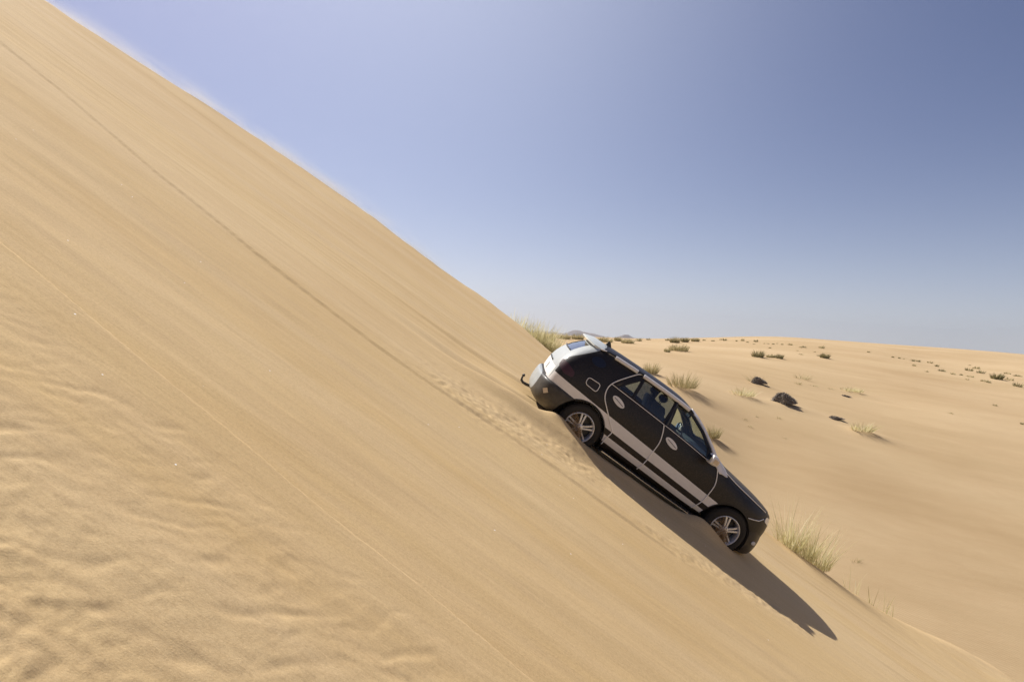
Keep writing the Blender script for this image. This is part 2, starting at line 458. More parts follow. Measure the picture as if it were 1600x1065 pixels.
def blades(name, mat, n, h, w, width, lean=.35, seed=0, wind=.15, curl=.5, jitter=.35, dome=False, parent=None, hmin=.35, pw=1.):
    """n grass blades from a patch w wide; each is a folded tapering strip"""
    rg = np.random.default_rng(seed + 100)
    vs = []; fs = []; tones = []
    for i in range(n):
        r = math.sqrt(rg.random()) * w * .5; a = rg.random() * 2 * math.pi
        bx, by = r * math.cos(a), r * math.sin(a) * .7
        edge = r / (w * .5 + 1e-6)
        hh = h * (hmin + (1 - hmin) * rg.random() ** pw) * (1 - .45 * edge ** 2 if dome else 1 - .2 * edge)
        le = lean * (rg.random() * .7 + .3 * edge * 2)
        la = a + rg.normal() * .7
        dx, dy = math.cos(la) * le + wind, math.sin(la) * le
        wd = width * (.6 + .8 * rg.random()); fa = rg.random() * math.pi
        px, py = math.cos(fa) * wd * .5, math.sin(fa) * wd * .5
        t0 = len(vs); tone = float(np.clip(rg.normal(.5, .25), 0, 1))
        cu = curl * rg.random()
        for k, (s, ww) in enumerate(((0, 1), (.4, .9), (.75, .6), (1, .12))):
            ox = dx * hh * (s + cu * s * s); oy = dy * hh * (s + cu * s * s); oz = hh * (s - .25 * cu * s * s * min(1, le * 2))
            vs.append((bx + ox - px * ww, by + oy - py * ww, oz - .05)); vs.append((bx + ox + px * ww, by + oy + py * ww, oz - .05))
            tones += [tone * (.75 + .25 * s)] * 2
        for k in range(3):
            q = t0 + 2 * k; fs.append((q, q + 1, q + 3, q + 2))
    me = mesh(name, vs, fs)
    at = me.attributes.new('tone', 'FLOAT', 'POINT'); at.data.foreach_set('value', np.array(tones, dtype=np.float32))
    return link(name, me, mat, parent, smooth=False)

def mound(name, mat, h, w, bw, seed):
    """a low heap of dead twigs: a lumpy dome bristling with short bent sticks"""
    rg = np.random.default_rng(seed); vs = []; fs = []; tones = []
    nu, nv = 22, 8; a0 = rg.random() * 6
    def dome(u, v):
        q = 2 * math.pi * u; r = v
        hx = w * .5 * (1 + .22 * math.sin(3 * q + a0) + .12 * math.sin(5 * q + a0 * 2))
        x = math.cos(q) * hx * r; y = math.sin(q) * hx * .62 * r
        z = h * .72 * (1 - r * r) ** .75 * (1 - .30 * math.cos(q - .3) * r + .15 * math.sin(4 * q + 7 * r + a0))
        return Vector((x + .10 * w * r, y, z - .04))
    for j in range(nv + 1):
        for i in range(nu):
            vs.append(dome(i / nu, j / nv)); tones.append(.25 * rg.random())
    for j in range(nv):
        for i in range(nu): fs.append((j * nu + i, j * nu + (i + 1) % nu, (j + 1) * nu + (i + 1) % nu, (j + 1) * nu + i))
    for k in range(int(700 * max(w, .4))):
        u, v = rg.random(), math.sqrt(rg.random()); p = dome(u, v)
        d = Vector((math.cos(6.283 * u), math.sin(6.283 * u) * .6, .2)) * .8 + Vector(rg.normal(size=3)) * .55
        d = d.normalized(); ln = (.06 + .16 * rg.random()) * max(h, .4); side = d.cross(Vector((0, 0, 1))).normalized() * bw * (.35 + .4 * rg.random())
        m_ = p + d * ln * .6 + Vector((0, 0, .02)); e = m_ + (d + Vector((.2, 0, -.5))) * ln * .5; n0 = len(vs)
        vs += [p - side, p + side, m_ + side * .7, m_ - side * .7, e]; tones += [float(np.clip(rg.normal(.5, .3), 0, 1))] * 5
        fs += [(n0, n0 + 1, n0 + 2, n0 + 3), (n0 + 3, n0 + 2, n0 + 4)]
    me = mesh(name, vs, fs)
    at = me.attributes.new('tone', 'FLOAT', 'POINT'); at.data.foreach_set('value', np.array(tones, dtype=np.float32))
    return link(name, me, mat, None, smooth=False)

PLANTS = __import__('json').loads('''[["tall", "highest grass tuft on the edge of the steep dune", -0.12, 28.0, 1.26, 0.86, "grass tufts along the far edge of the dune", 0], ["tall", "second grass tuft down the far edge of the steep dune", 0.36, 28.0, 1.32, 0.92, "grass tufts along the far edge of the dune", 0], ["tall", "middle tuft in the grass row along the dune edge above the car", 0.81, 28.0, 1.32, 0.92, "grass tufts along the far edge of the dune", 0], ["tall", "fourth grass tuft down the row on the dune edge", 1.23, 28.0, 1.32, 0.92, "grass tufts along the far edge of the dune", 0], ["tall", "lowest tuft of the row on the dune edge, just above the car tail", 1.66, 28.0, 1.2, 0.86, "grass tufts along the far edge of the dune", 0], ["clump", "olive grass clump standing just behind the row on the dune edge", 4.63, 81.08, 1.49, 1.82, "", 0.1], ["clump", "olive grass clump second from the dune edge, below the far hill", 7.54, 92.47, 1.04, 2.08, "", 0.1], ["clump", "olive grass clump just left of the tip of the roof spoiler", 9.76, 93.83, 1.15, 1.73, "", 0.1], ["clump", "wide olive grass clump just right of the tip of the roof spoiler", 13.21, 89.81, 1.01, 2.39, "", 0.1], ["clump", "small round grass clump between two wider ones behind the roof spoiler", 16.7, 99.12, 0.91, 1.01, "", 0.05], ["clump", "leaning olive grass clump right of the small round one near the horizon", 16.41, 89.15, 0.91, 1.82, "", 0.1], ["far", "small dark bush on the horizon right of the leaning grass clump", 21.47, 106.24, 0.76, 1.3, "", 0.0], ["far", "tiny bush on the skyline left of the wide bush group", 90.49, 400.0, 1.64, 3.27, "", 0.0], ["far", "tiny bush just left of the wide bush group near the horizon", 31.38, 127.06, 0.65, 0.91, "", 0.0], ["bush", "left and largest bush of the three in a row near the horizon", 27.17, 104.7, 1.18, 1.82, "", 0.1], ["bush", "middle bush of the three in a row near the horizon", 30.94, 112.22, 1.03, 1.49, "", 0.1], ["clump", "right and palest bush of the three in a row near the horizon", 34.99, 119.85, 0.98, 1.35, "", 0.1], ["clump", "broad grass tuft with a sand tail in front of the three bushes in a row", 19.72, 74.0, 1.06, 2.27, "", 0.2], ["clump", "small upright tuft left of the broad one in front of the three bushes", 17.2, 69.29, 0.64, 0.57, "", 0.0], ["clump", "thin grass tuft peeping over the roof of the car", 9.51, 42.48, 0.96, 0.96, "", 0.1], ["clump", "large olive grass tuft standing alone above the front doors of the car", 10.77, 38.77, 1.27, 1.82, "", 0.25], ["clump", "thin grass tuft beside the windshield of the car", 10.47, 31.71, 0.84, 0.65, "", 0.15], ["straw", "low straw coloured clump left of the black mound of brush", 16.32, 43.58, 0.76, 1.6, "", 0.12], ["mound", "dark brush hummock with a few stalks between straw clump and green bush", 19.95, 50.43, 0.62, 1.24, "", 0.15], ["sparse", "thin stalks rising from the dark brush hummock", 20.09, 50.8, 1.04, 1.56, "", 0.0], ["mound", "large black mound of dead brush, the biggest on the sand", 19.44, 44.22, 0.9, 1.63, "", 0.2], ["bush", "green grey bush with dark base, leftmost of three on the middle slope", 29.78, 75.64, 0.93, 1.7, "", 0.12], ["clump", "small pale bush, middle of three on the middle slope", 32.13, 77.6, 0.56, 0.95, "", 0.05], ["bush", "leaning dark bush, rightmost of three on the middle slope", 32.93, 77.04, 0.63, 1.18, "", 0.1], ["bush", "round green bush with a shadow at its right, alone below the dune crest", 43.13, 86.27, 0.79, 1.41, "", 0.1], ["far", "tiny bush among those scattered below the crest of the far dune", 57.79, 116.82, 0.6, 1.19, "tiny bushes scattered below the crest of the far dune", 0.0], ["far", "tiny bush among those scattered below the crest of the far dune", 53.07, 113.87, 0.47, 1.05, "tiny bushes scattered below the crest of the far dune", 0.0], ["far", "tiny bush among those scattered below the crest of the far dune", 52.11, 113.04, 0.35, 0.69, "tiny bushes scattered below the crest of the far dune", 0.0], ["far", "tiny bush among those scattered below the crest of the far dune", 49.05, 126.13, 0.64, 1.03, "tiny bushes scattered below the crest of the far dune", 0.0], ["far", "tiny bush among those scattered below the crest of the far dune", 48.06, 130.83, 0.67, 0.67, "tiny bushes scattered below the crest of the far dune", 0.0], ["far", "tiny bush among those scattered below the crest of the far dune", 44.48, 131.3, 0.67, 0.81, "tiny bushes scattered below the crest of the far dune", 0.0], ["far", "tiny bush among those scattered below the crest of the far dune", 45.63, 137.19, 0.42, 0.56, "tiny bushes scattered below the crest of the far dune", 0.0], ["far", "tiny bush among those scattered below the crest of the far dune", 40.42, 126.13, 0.39, 0.77, "tiny bushes scattered below the crest of the far dune", 0.0], ["far", "tiny bush among those scattered below the crest of the far dune", 53.06, 119.41, 0.49, 1.1, "tiny bushes scattered below the crest of the far dune", 0.0], ["far", "tiny bush among those scattered below the crest of the far dune", 51.28, 118.97, 0.37, 0.49, "tiny bushes scattered below the crest of the far dune", 0.0], ["far", "tiny bush among those scattered below the crest of the far dune", 49.22, 118.11, 0.36, 0.48, "tiny bushes scattered below the crest of the far dune", 0.0], ["far", "tiny bush among those scattered below the crest of the far dune", 48.78, 119.41, 0.24, 0.49, "tiny bushes scattered below the crest of the far dune", 0.0], ["far", "tiny bush among those scattered below the crest of the far dune", 41.31, 89.48, 0.27, 0.82, "tiny bushes scattered below the crest of the far dune", 0.0], ["far", "tiny bush among those scattered below the crest of the far dune", 45.68, 127.52, 0.39, 0.39, "tiny bushes scattered below the crest of the far dune", 0.0], ["far", "tiny bush among those scattered below the crest of the far dune", 45.86, 122.05, 0.37, 0.5, "tiny bushes scattered below the crest of the far dune", 0.0], ["far", "tiny bush among those scattered below the crest of the far dune", 44.13, 114.29, 0.23, 0.58, "tiny bushes scattered below the crest of the far dune", 0.0], ["far", "tiny bush among those scattered below the crest of the far dune", 47.87, 118.97, 0.24, 0.37, "tiny bushes scattered below the crest of the far dune", 0.0], ["far", "tiny bush among those scattered below the crest of the far dune", 40.2, 131.3, 0.4, 0.81, "tiny bushes scattered below the crest of the far dune", 0.0], ["far", "tiny bush among those scattered below the crest of the far dune", 51.41, 121.61, 0.25, 0.5, "tiny bushes scattered below the crest of the far dune", 0.0], ["far", "tiny bush among those scattered below the crest of the far dune", 44.44, 90.8, 0.28, 0.46, "tiny bushes scattered below the crest of the far dune", 0.0], ["far", "tiny bush among those scattered below the crest of the far dune", 42.36, 102.8, 0.32, 0.42, "tiny bushes scattered below the crest of the far dune", 0.0], ["far", "tiny bush among those scattered below the crest of the far dune", 49.38, 102.05, 0.21, 0.42, "tiny bushes scattered below the crest of the far dune", 0.0], ["far", "tiny bush among those scattered below the crest of the far dune", 45.88, 100.57, 0.21, 0.41, "tiny bushes scattered below the crest of the far dune", 0.0], ["far", "tiny bush among those scattered below the crest of the far dune", 28.64, 131.78, 0.54, 1.08, "tiny bushes scattered below the crest of the far dune", 0.0], ["sparse", "sparse grass patch upper left of three flat ones right of the dark brush", 28.34, 60.76, 0.75, 1.74, "", 0.0], ["sparse", "sparse flat grass patch just under the upper left one, right of the dark brush", 25.88, 56.27, 0.35, 0.81, "", 0.0], ["sparse", "low grass strip with dark shadow left of the long flat tuft", 27.77, 57.31, 0.23, 1.05, "", 0.0], ["sparse", "thin low grass strip between two flat tufts right of the dark brush", 29.74, 58.15, 0.18, 0.71, "", 0.0], ["straw", "long flat grass tuft with a dark tail at the middle right", 32.19, 59.01, 0.54, 2.17, "", 0.12], ["mound", "small dark spot of brush just under the long flat tuft", 29.66, 55.25, 0.17, 0.79, "", 0.0], ["mound", "flat dark strip of dead brush left of the leafless stalks", 22.83, 43.74, 0.22, 1.07, "", 0.05], ["straw", "leafless straw stalks with a dark tail of sand, right of the flat dark strip", 23.59, 41.4, 0.85, 1.44, "", 0.25], ["far", "small dark dot of brush at the right, below the group of bushes", 50.96, 65.6, 0.27, 0.6, "", 0.0], ["far", "small low bush cut by the right edge of the photo", 46.87, 56.89, 0.29, 0.7, "", 0.0], ["far", "small flat grass spot in the bare middle of the right slope", 39.59, 56.07, 0.17, 0.69, "", 0.0], ["far", "small bush in the cluster at the upper right below the skyline", 77.46, 105.85, 0.65, 1.52, "small bushes in the cluster at the upper right", 0.0], ["far", "small bush in the cluster at the upper right below the skyline", 83.47, 112.22, 0.57, 1.61, "small bushes in the cluster at the upper right", 0.0], ["far", "small bush in the cluster at the upper right below the skyline", 76.59, 102.05, 0.73, 1.46, "small bushes in the cluster at the upper right", 0.0], ["far", "small bush in the cluster at the upper right below the skyline", 73.99, 92.81, 0.57, 1.33, "small bushes in the cluster at the upper right", 0.0], ["far", "small bush in the cluster at the upper right below the skyline", 68.47, 84.4, 0.78, 1.38, "small bushes in the cluster at the upper right", 0.0], ["far", "small bush in the cluster at the upper right below the skyline", 64.88, 85.64, 0.44, 1.05, "small bushes in the cluster at the upper right", 0.0], ["far", "small bush in the cluster at the upper right below the skyline", 64.79, 84.71, 0.35, 0.69, "small bushes in the cluster at the upper right", 0.0], ["far", "small bush in the cluster at the upper right below the skyline", 66.22, 90.14, 0.37, 1.29, "small bushes in the cluster at the upper right", 0.0], ["far", "small bush in the cluster at the upper right below the skyline", 65.13, 94.52, 0.48, 1.16, "small bushes in the cluster at the upper right", 0.0], ["far", "small bush in the cluster at the upper right below the skyline", 64.17, 90.8, 0.37, 0.84, "small bushes in the cluster at the upper right", 0.0], ["far", "small bush in the cluster at the upper right below the skyline", 72.81, 107.02, 0.44, 0.66, "small bushes in the cluster at the upper right", 0.0], ["far", "small bush in the cluster at the upper right below the skyline", 77.83, 116.39, 0.48, 1.07, "small bushes in the cluster at the upper right", 0.0], ["far", "small bush in the cluster at the upper right below the skyline", 74.86, 115.13, 0.47, 0.82, "small bushes in the cluster at the upper right", 0.0], ["far", "small bush in the cluster at the upper right below the skyline", 63.32, 98.39, 0.4, 0.81, "small bushes in the cluster at the upper right", 0.0], ["far", "small bush in the cluster at the upper right below the skyline", 72.99, 113.87, 0.47, 0.93, "small bushes in the cluster at the upper right", 0.0], ["far", "small bush in the cluster at the upper right below the skyline", 59.26, 89.15, 0.27, 0.55, "small bushes in the cluster at the upper right", 0.0], ["far", "small bush in the cluster at the upper right below the skyline", 65.86, 91.46, 0.28, 0.56, "small bushes in the cluster at the upper right", 0.0], ["far", "small bush in the cluster at the upper right below the skyline", 62.28, 85.33, 0.26, 0.52, "small bushes in the cluster at the upper right", 0.0], ["far", "small bush in the cluster at the upper right below the skyline", 72.46, 92.81, 0.66, 0.76, "small bushes in the cluster at the upper right", 0.0], ["far", "small bush in the cluster at the upper right below the skyline", 83.87, 105.85, 0.43, 1.52, "small bushes in the cluster at the upper right", 0.0], ["far", "small bush in the cluster at the upper right below the skyline", 83.27, 102.8, 0.42, 1.68, "small bushes in the cluster at the upper right", 0.0], ["far", "small bush in the cluster at the upper right below the skyline", 72.12, 115.13, 0.24, 0.47, "small bushes in the cluster at the upper right", 0.0], ["far", "small bush in the cluster at the upper right below the skyline", 71.29, 115.13, 0.35, 0.47, "small bushes in the cluster at the upper right", 0.0], ["far", "small bush in the cluster at the upper right below the skyline", 69.85, 114.71, 0.35, 0.47, "small bushes in the cluster at the upper right", 0.0], ["far", "small bush in the cluster at the upper right below the skyline", 67.77, 118.97, 0.37, 0.61, "small bushes in the cluster at the upper right", 0.0], ["far", "small bush in the cluster at the upper right below the skyline", 86.17, 117.68, 0.24, 0.48, "small bushes in the cluster at the upper right", 0.0], ["bush", "dark ring shaped bush, the largest of the cluster at the upper right", 70.88, 91.13, 1.03, 1.86, "", 0.1], ["sparse", "faint scrap of low dry grass under the straw coloured clump", 14.23, 37.65, 0.15, 0.62, "", 0.0], ["sparse", "faint scrap of dry grass left of the one under the black mound", 15.46, 39.05, 0.12, 0.4, "", 0.0], ["sparse", "scrap of low dry grass under the black mound of brush", 17.33, 40.21, 0.21, 0.58, "", 0.0], ["sparse", "faint curved scrap of grass, lowest but one on the sand beside the windshield", 14.14, 36.57, 0.15, 0.6, "", 0.0], ["sparse", "faint flat scrap of grass alone on the sand below the others", 16.05, 36.3, 0.11, 0.52, "", 0.0], ["sparse", "scrap of dry grass on the bare sand above the lower dune edge", 13.27, 23.25, 0.24, 0.52, "", 0.0], ["tall", "straw coloured grass clump right behind the front bumper of the car", 7.37, 16.9, 1.59, 0.62, "", 0], ["tall", "middle straw grass clump on the dune edge in front of the car", 7.75, 16.9, 1.28, 0.73, "", 0], ["tall", "straw grass clump furthest from the bumper with reed like stalks", 8.23, 17.0, 1.46, 0.59, "", 0], ["stalk", "pair of thin stalks just beyond the big straw clump", 9.12, 17.3, 0.81, 0.25, "", 0], ["stalk", "bent dark stalk second beyond the big straw clump", 9.3, 17.3, 0.71, 0.18, "", 0], ["stalk", "thin stalks in the middle of the lower dune edge", 9.75, 17.3, 0.71, 0.21, "", 0], ["stalk", "short stalk beside the thin ones on the lower dune edge", 9.92, 17.3, 0.5, 0.16, "", 0], ["stalk", "curved stalk nearest the foot of the dune edge", 10.18, 17.3, 0.78, 0.21, "", 0], ["stalk", "short faint stalks last on the lower dune edge", 10.42, 17.3, 0.46, 0.21, "", 0]]''')
HUM = []
for p in PLANTS:
    if p[7] > 0: HUMMOCK.append((p[2], p[3], p[7], max(.25, p[5] * .42)))

# far ground, one sheet to the horizon: fine inside the view, coarse elsewhere
th = np.concatenate([np.radians(np.linspace(-180, -8, 60))[:-1], np.radians(np.linspace(-8, 46, 560)), np.radians(np.linspace(46, 180, 50))[1:]])
rr = np.concatenate([[2, 6, 10, 12, 13.5], np.exp(np.linspace(math.log(14.5), math.log(230), 560)), np.exp(np.linspace(math.log(240), math.log(9000), 70))])
TH, RR = np.meshgrid(th, rr)
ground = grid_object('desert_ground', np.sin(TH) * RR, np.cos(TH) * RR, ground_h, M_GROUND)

_ck = {}
for i, (kind, label, x, y, h, w, grp, hum) in enumerate(PLANTS):
    z = float(ground_h(np.array([x]), np.array([y]))[0])
    if kind == 'stalk' or (kind == 'tall' and x > 5):      # these root in the back of the dune edge
        y = float(edge_y(x)) + .45; z = max(z, float(dune_h(np.array([x]), np.array([y]))[0]))
    dist = math.hypot(x, y)
    bw = max(.010, dist * .00062)
    s = i * 13 + 5
    if kind == 'clump':
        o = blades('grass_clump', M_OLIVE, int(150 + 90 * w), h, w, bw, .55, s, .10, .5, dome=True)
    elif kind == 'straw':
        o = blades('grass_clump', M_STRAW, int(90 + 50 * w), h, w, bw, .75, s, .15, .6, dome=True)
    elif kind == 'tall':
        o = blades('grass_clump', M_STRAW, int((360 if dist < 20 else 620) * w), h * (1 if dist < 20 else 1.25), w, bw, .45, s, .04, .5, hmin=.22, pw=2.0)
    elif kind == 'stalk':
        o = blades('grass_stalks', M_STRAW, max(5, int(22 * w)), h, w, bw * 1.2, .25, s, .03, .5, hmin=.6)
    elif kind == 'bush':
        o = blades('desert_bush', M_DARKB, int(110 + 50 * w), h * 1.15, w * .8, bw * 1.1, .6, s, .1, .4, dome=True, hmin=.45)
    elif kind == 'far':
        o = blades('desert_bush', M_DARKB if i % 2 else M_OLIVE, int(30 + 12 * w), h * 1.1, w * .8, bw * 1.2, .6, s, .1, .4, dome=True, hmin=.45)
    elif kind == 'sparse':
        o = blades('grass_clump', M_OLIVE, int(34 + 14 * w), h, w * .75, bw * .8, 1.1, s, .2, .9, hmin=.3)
    elif kind == 'mound':
        o = mound('dead_brush', M_DEAD, h, w, bw, s)
    o.location = (x, y, z)
    nm = {'clump': 'grass', 'straw': 'grass', 'tall': 'grass', 'stalk': 'grass', 'sparse': 'grass', 'bush': 'bush', 'far': 'bush', 'mound': 'dead bush'}[kind]
    tag(o, label, nm, grp or None)

# ------------------------------------------------------------------ the car (car space: x forward from the rear axle, y to its left, z up)
def wrap_material(name, kind):
    """matt black foil with pale stripes laid out along the body side"""
    m, nt, b = mat_new(name); N, L = nt.nodes, nt.links
    tc = N.new('ShaderNodeTexCoord'); sp = N.new('ShaderNodeSeparateXYZ'); L.new(tc.outputs['Object'], sp.inputs[0])
    X, Y, Z = sp.outputs
    def M(op, a, b_=None, c=None):
        n = N.new('ShaderNodeMath'); n.operation = op
        for i, v in enumerate((a, b_, c)):
            if v is None: continue
            if isinstance(v, (int, float)): n.inputs[i].default_value = v
            else: L.new(v, n.inputs[i])
        return n.outputs[0]
    def line(a, k): return M('MULTIPLY_ADD', X, k, a)          # z of a line at x
    def above(v): return M('GREATER_THAN', Z, v)
    def below(v): return M('LESS_THAN', Z, v)
    # upper and lower stripe
    up = M('MULTIPLY', above(M('MAXIMUM', line(.690, -.042), M('MULTIPLY', M('LESS_THAN', X, -.25), .745))), below(line(.882, -.062)))
    lo = M('MULTIPLY', above(line(.478, -.030)), below(line(.592, -.040)))
    lo = M('MULTIPLY', lo, M('GREATER_THAN', X, .2))
    side = M('GREATER_THAN', M('ABSOLUTE', Y), .60)
    ups = M('MULTIPLY', M('MAXIMUM', up, lo), side)
    ups = M('MULTIPLY', ups, M('LESS_THAN', X, 2.62))
    # sun glare on the tail foil painted grey, leaning forward with the rear pillar
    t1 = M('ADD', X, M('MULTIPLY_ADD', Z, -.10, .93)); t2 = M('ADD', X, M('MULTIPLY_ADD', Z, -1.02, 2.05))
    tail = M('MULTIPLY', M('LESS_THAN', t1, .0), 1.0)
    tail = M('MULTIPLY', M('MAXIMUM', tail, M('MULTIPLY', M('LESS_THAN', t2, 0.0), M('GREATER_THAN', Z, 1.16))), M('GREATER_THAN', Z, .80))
    plate = M('MULTIPLY', M('MULTIPLY', M('LESS_THAN', X, -.86), above(.80)), below(1.0))
    nz = N.new('ShaderNodeTexNoise'); nz.inputs['Scale'].default_value = 14; nz.inputs['Detail'].default_value = 6; L.new(tc.outputs['Object'], nz.inputs['Vector'])
    vo = N.new('ShaderNodeTexVoronoi'); vo.inputs['Scale'].default_value = 55; L.new(tc.outputs['Object'], vo.inputs['Vector'])
    def mixc(f, a, c):
        x = N.new('ShaderNodeMix'); x.data_type = 'RGBA'
        if isinstance(f, (int, float)): x.inputs[0].default_value = f
        else: L.new(f, x.inputs[0])
        for s_, v in ((6, a), (7, c)):
            if isinstance(v, tuple): x.inputs[s_].default_value = v + (1,)
            else: L.new(v, x.inputs[s_])
        return x.outputs[2]
    if kind == 'bumper': base = mixc(nz.outputs['Fac'], (.022, .020, .017), (.085, .075, .062))
    else: base = mixc(nz.outputs['Fac'], (.009, .0075, .007), (.019, .015, .013))
    base = mixc(M('MULTIPLY', M('GREATER_THAN', vo.outputs['Distance'], .62), .25), base, (.06, .045, .035))
    c = base
    if kind in ('body', 'door'):
        c = mixc(ups, c, mixc(nz.outputs['Fac'], (.70, .665, .63), (.80, .77, .74)))
    if kind == 'body':
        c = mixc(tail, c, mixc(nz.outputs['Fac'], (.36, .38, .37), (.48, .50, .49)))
        c = mixc(plate, c, (.80, .79, .76))
        c = mixc(below(.42), c, (.012, .012, .012))
    if kind == 'bumper':
        c = mixc(M('LESS_THAN', X, -.955), c, mixc(nz.outputs['Fac'], (.24, .26, .26), (.46, .48, .48)))  # sunlit glare painted pale on the bumper's rear face
    # sand dust low on the body
    dst = M('MULTIPLY', M('SUBTRACT', .70, Z), .32); dst = M('MULTIPLY', M('MAXIMUM', dst, 0.0), nz.outputs['Fac'])
    c = mixc(dst, c, (.35, .26, .16))
    L.new(c, b.inputs['Base Color'])
    b.inputs['Roughness'].default_value = .5
    b.inputs['Specular IOR Level'].default_value = .3
    b.inputs['Coat Weight'].default_value = .12; b.inputs['Coat Roughness'].default_value = .18
    bp = N.new('ShaderNodeBump'); bp.inputs['Strength'].default_value = .35; bp.inputs['Distance'].default_value = .004
    L.new(nz.outputs['Fac'], bp.inputs['Height']); L.new(bp.outputs[0], b.inputs['Normal'])
    return m

def glass_material(name, tintc, t=.8):
    m, nt, b = mat_new(name); N, L = nt.nodes, nt.links
    N.remove(b)
    tr = N.new('ShaderNodeBsdfTransparent'); tr.inputs['Color'].default_value = tintc + (1,)
    gl = N.new('ShaderNodeBsdfGlossy'); gl.inputs['Roughness'].default_value = .03; gl.inputs['Color'].default_value = (.9, .95, 1, 1)
    lw = N.new('ShaderNodeLayerWeight'); lw.inputs['Blend'].default_value = .5
    p5 = N.new('ShaderNodeMath'); p5.operation = 'POWER'; p5.inputs[1].default_value = 5.; L.new(lw.outputs['Facing'], p5.inputs[0])
    fr = N.new('ShaderNodeMath'); fr.operation = 'MULTIPLY_ADD'; fr.inputs[1].default_value = .9; fr.inputs[2].default_value = .06; L.new(p5.outputs[0], fr.inputs[0])
    nz = N.new('ShaderNodeTexNoise'); nz.inputs['Scale'].default_value = 6
    df = N.new('ShaderNodeBsdfDiffuse'); df.inputs['Color'].default_value = (.35, .33, .27, 1)
    dm = N.new('ShaderNodeMath'); dm.operation = 'MULTIPLY'; dm.inputs[1].default_value = .07; L.new(nz.outputs['Fac'], dm.inputs[0])
    mx = N.new('ShaderNodeMixShader'); m2 = N.new('ShaderNodeMixShader')
    L.new(fr.outputs[0], mx.inputs[0]); L.new(tr.outputs[0], mx.inputs[1]); L.new(gl.outputs[0], mx.inputs[2])
    L.new(dm.outputs[0], m2.inputs[0]); L.new(mx.outputs[0], m2.inputs[1]); L.new(df.outputs[0], m2.inputs[2])
    L.new(m2.outputs[0], nt.nodes['Material Output'].inputs['Surface'])
    return m

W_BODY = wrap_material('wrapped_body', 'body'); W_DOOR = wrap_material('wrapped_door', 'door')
W_PLAIN = wrap_material('wrap_plain', 'plain'); W_BUMP = wrap_material('wrapped_bumper', 'bumper')
G_CLEAR = glass_material('side_glass', (.82, .90, .84)); G_DARK = glass_material('rear_glass', (.34, .38, .42))
BLK = simple('black_trim', (.012, .012, .013), .35); RUB = simple('tyre_rubber', (.028, .024, .019), .9, noise=.5, bump=.4, nscale=40)
PALE = simple('pale_tape', (.74, .71, .68), .55, noise=.08); PIPE = simple('pale_piping', (.84, .81, .77), .5)
ALLOY = simple('alloy', (.74, .73, .72), .34, metal=.35, noise=.1); DARKM = simple('dark_metal', (.06, .058, .055), .5, metal=.6)
SEAT = simple('seat_fabric', (.020, .021, .026), .7); CHROME = simple('chrome', (.72, .72, .74), .16, metal=1.)
RED = simple('lamp_red', (.045, .010, .013), .45, coat=.1); LAMP = simple('lamp_clear', (.55, .56, .58), .12, coat=1.)
SILV = simple('silver_foil', (.62, .65, .62), .38, noise=.12, bump=.4, nscale=18); RAILW = simple('rail_cover', (.72, .70, .69), .4)
SKINB = simple('beige_tape', (.62, .50, .34), .6)

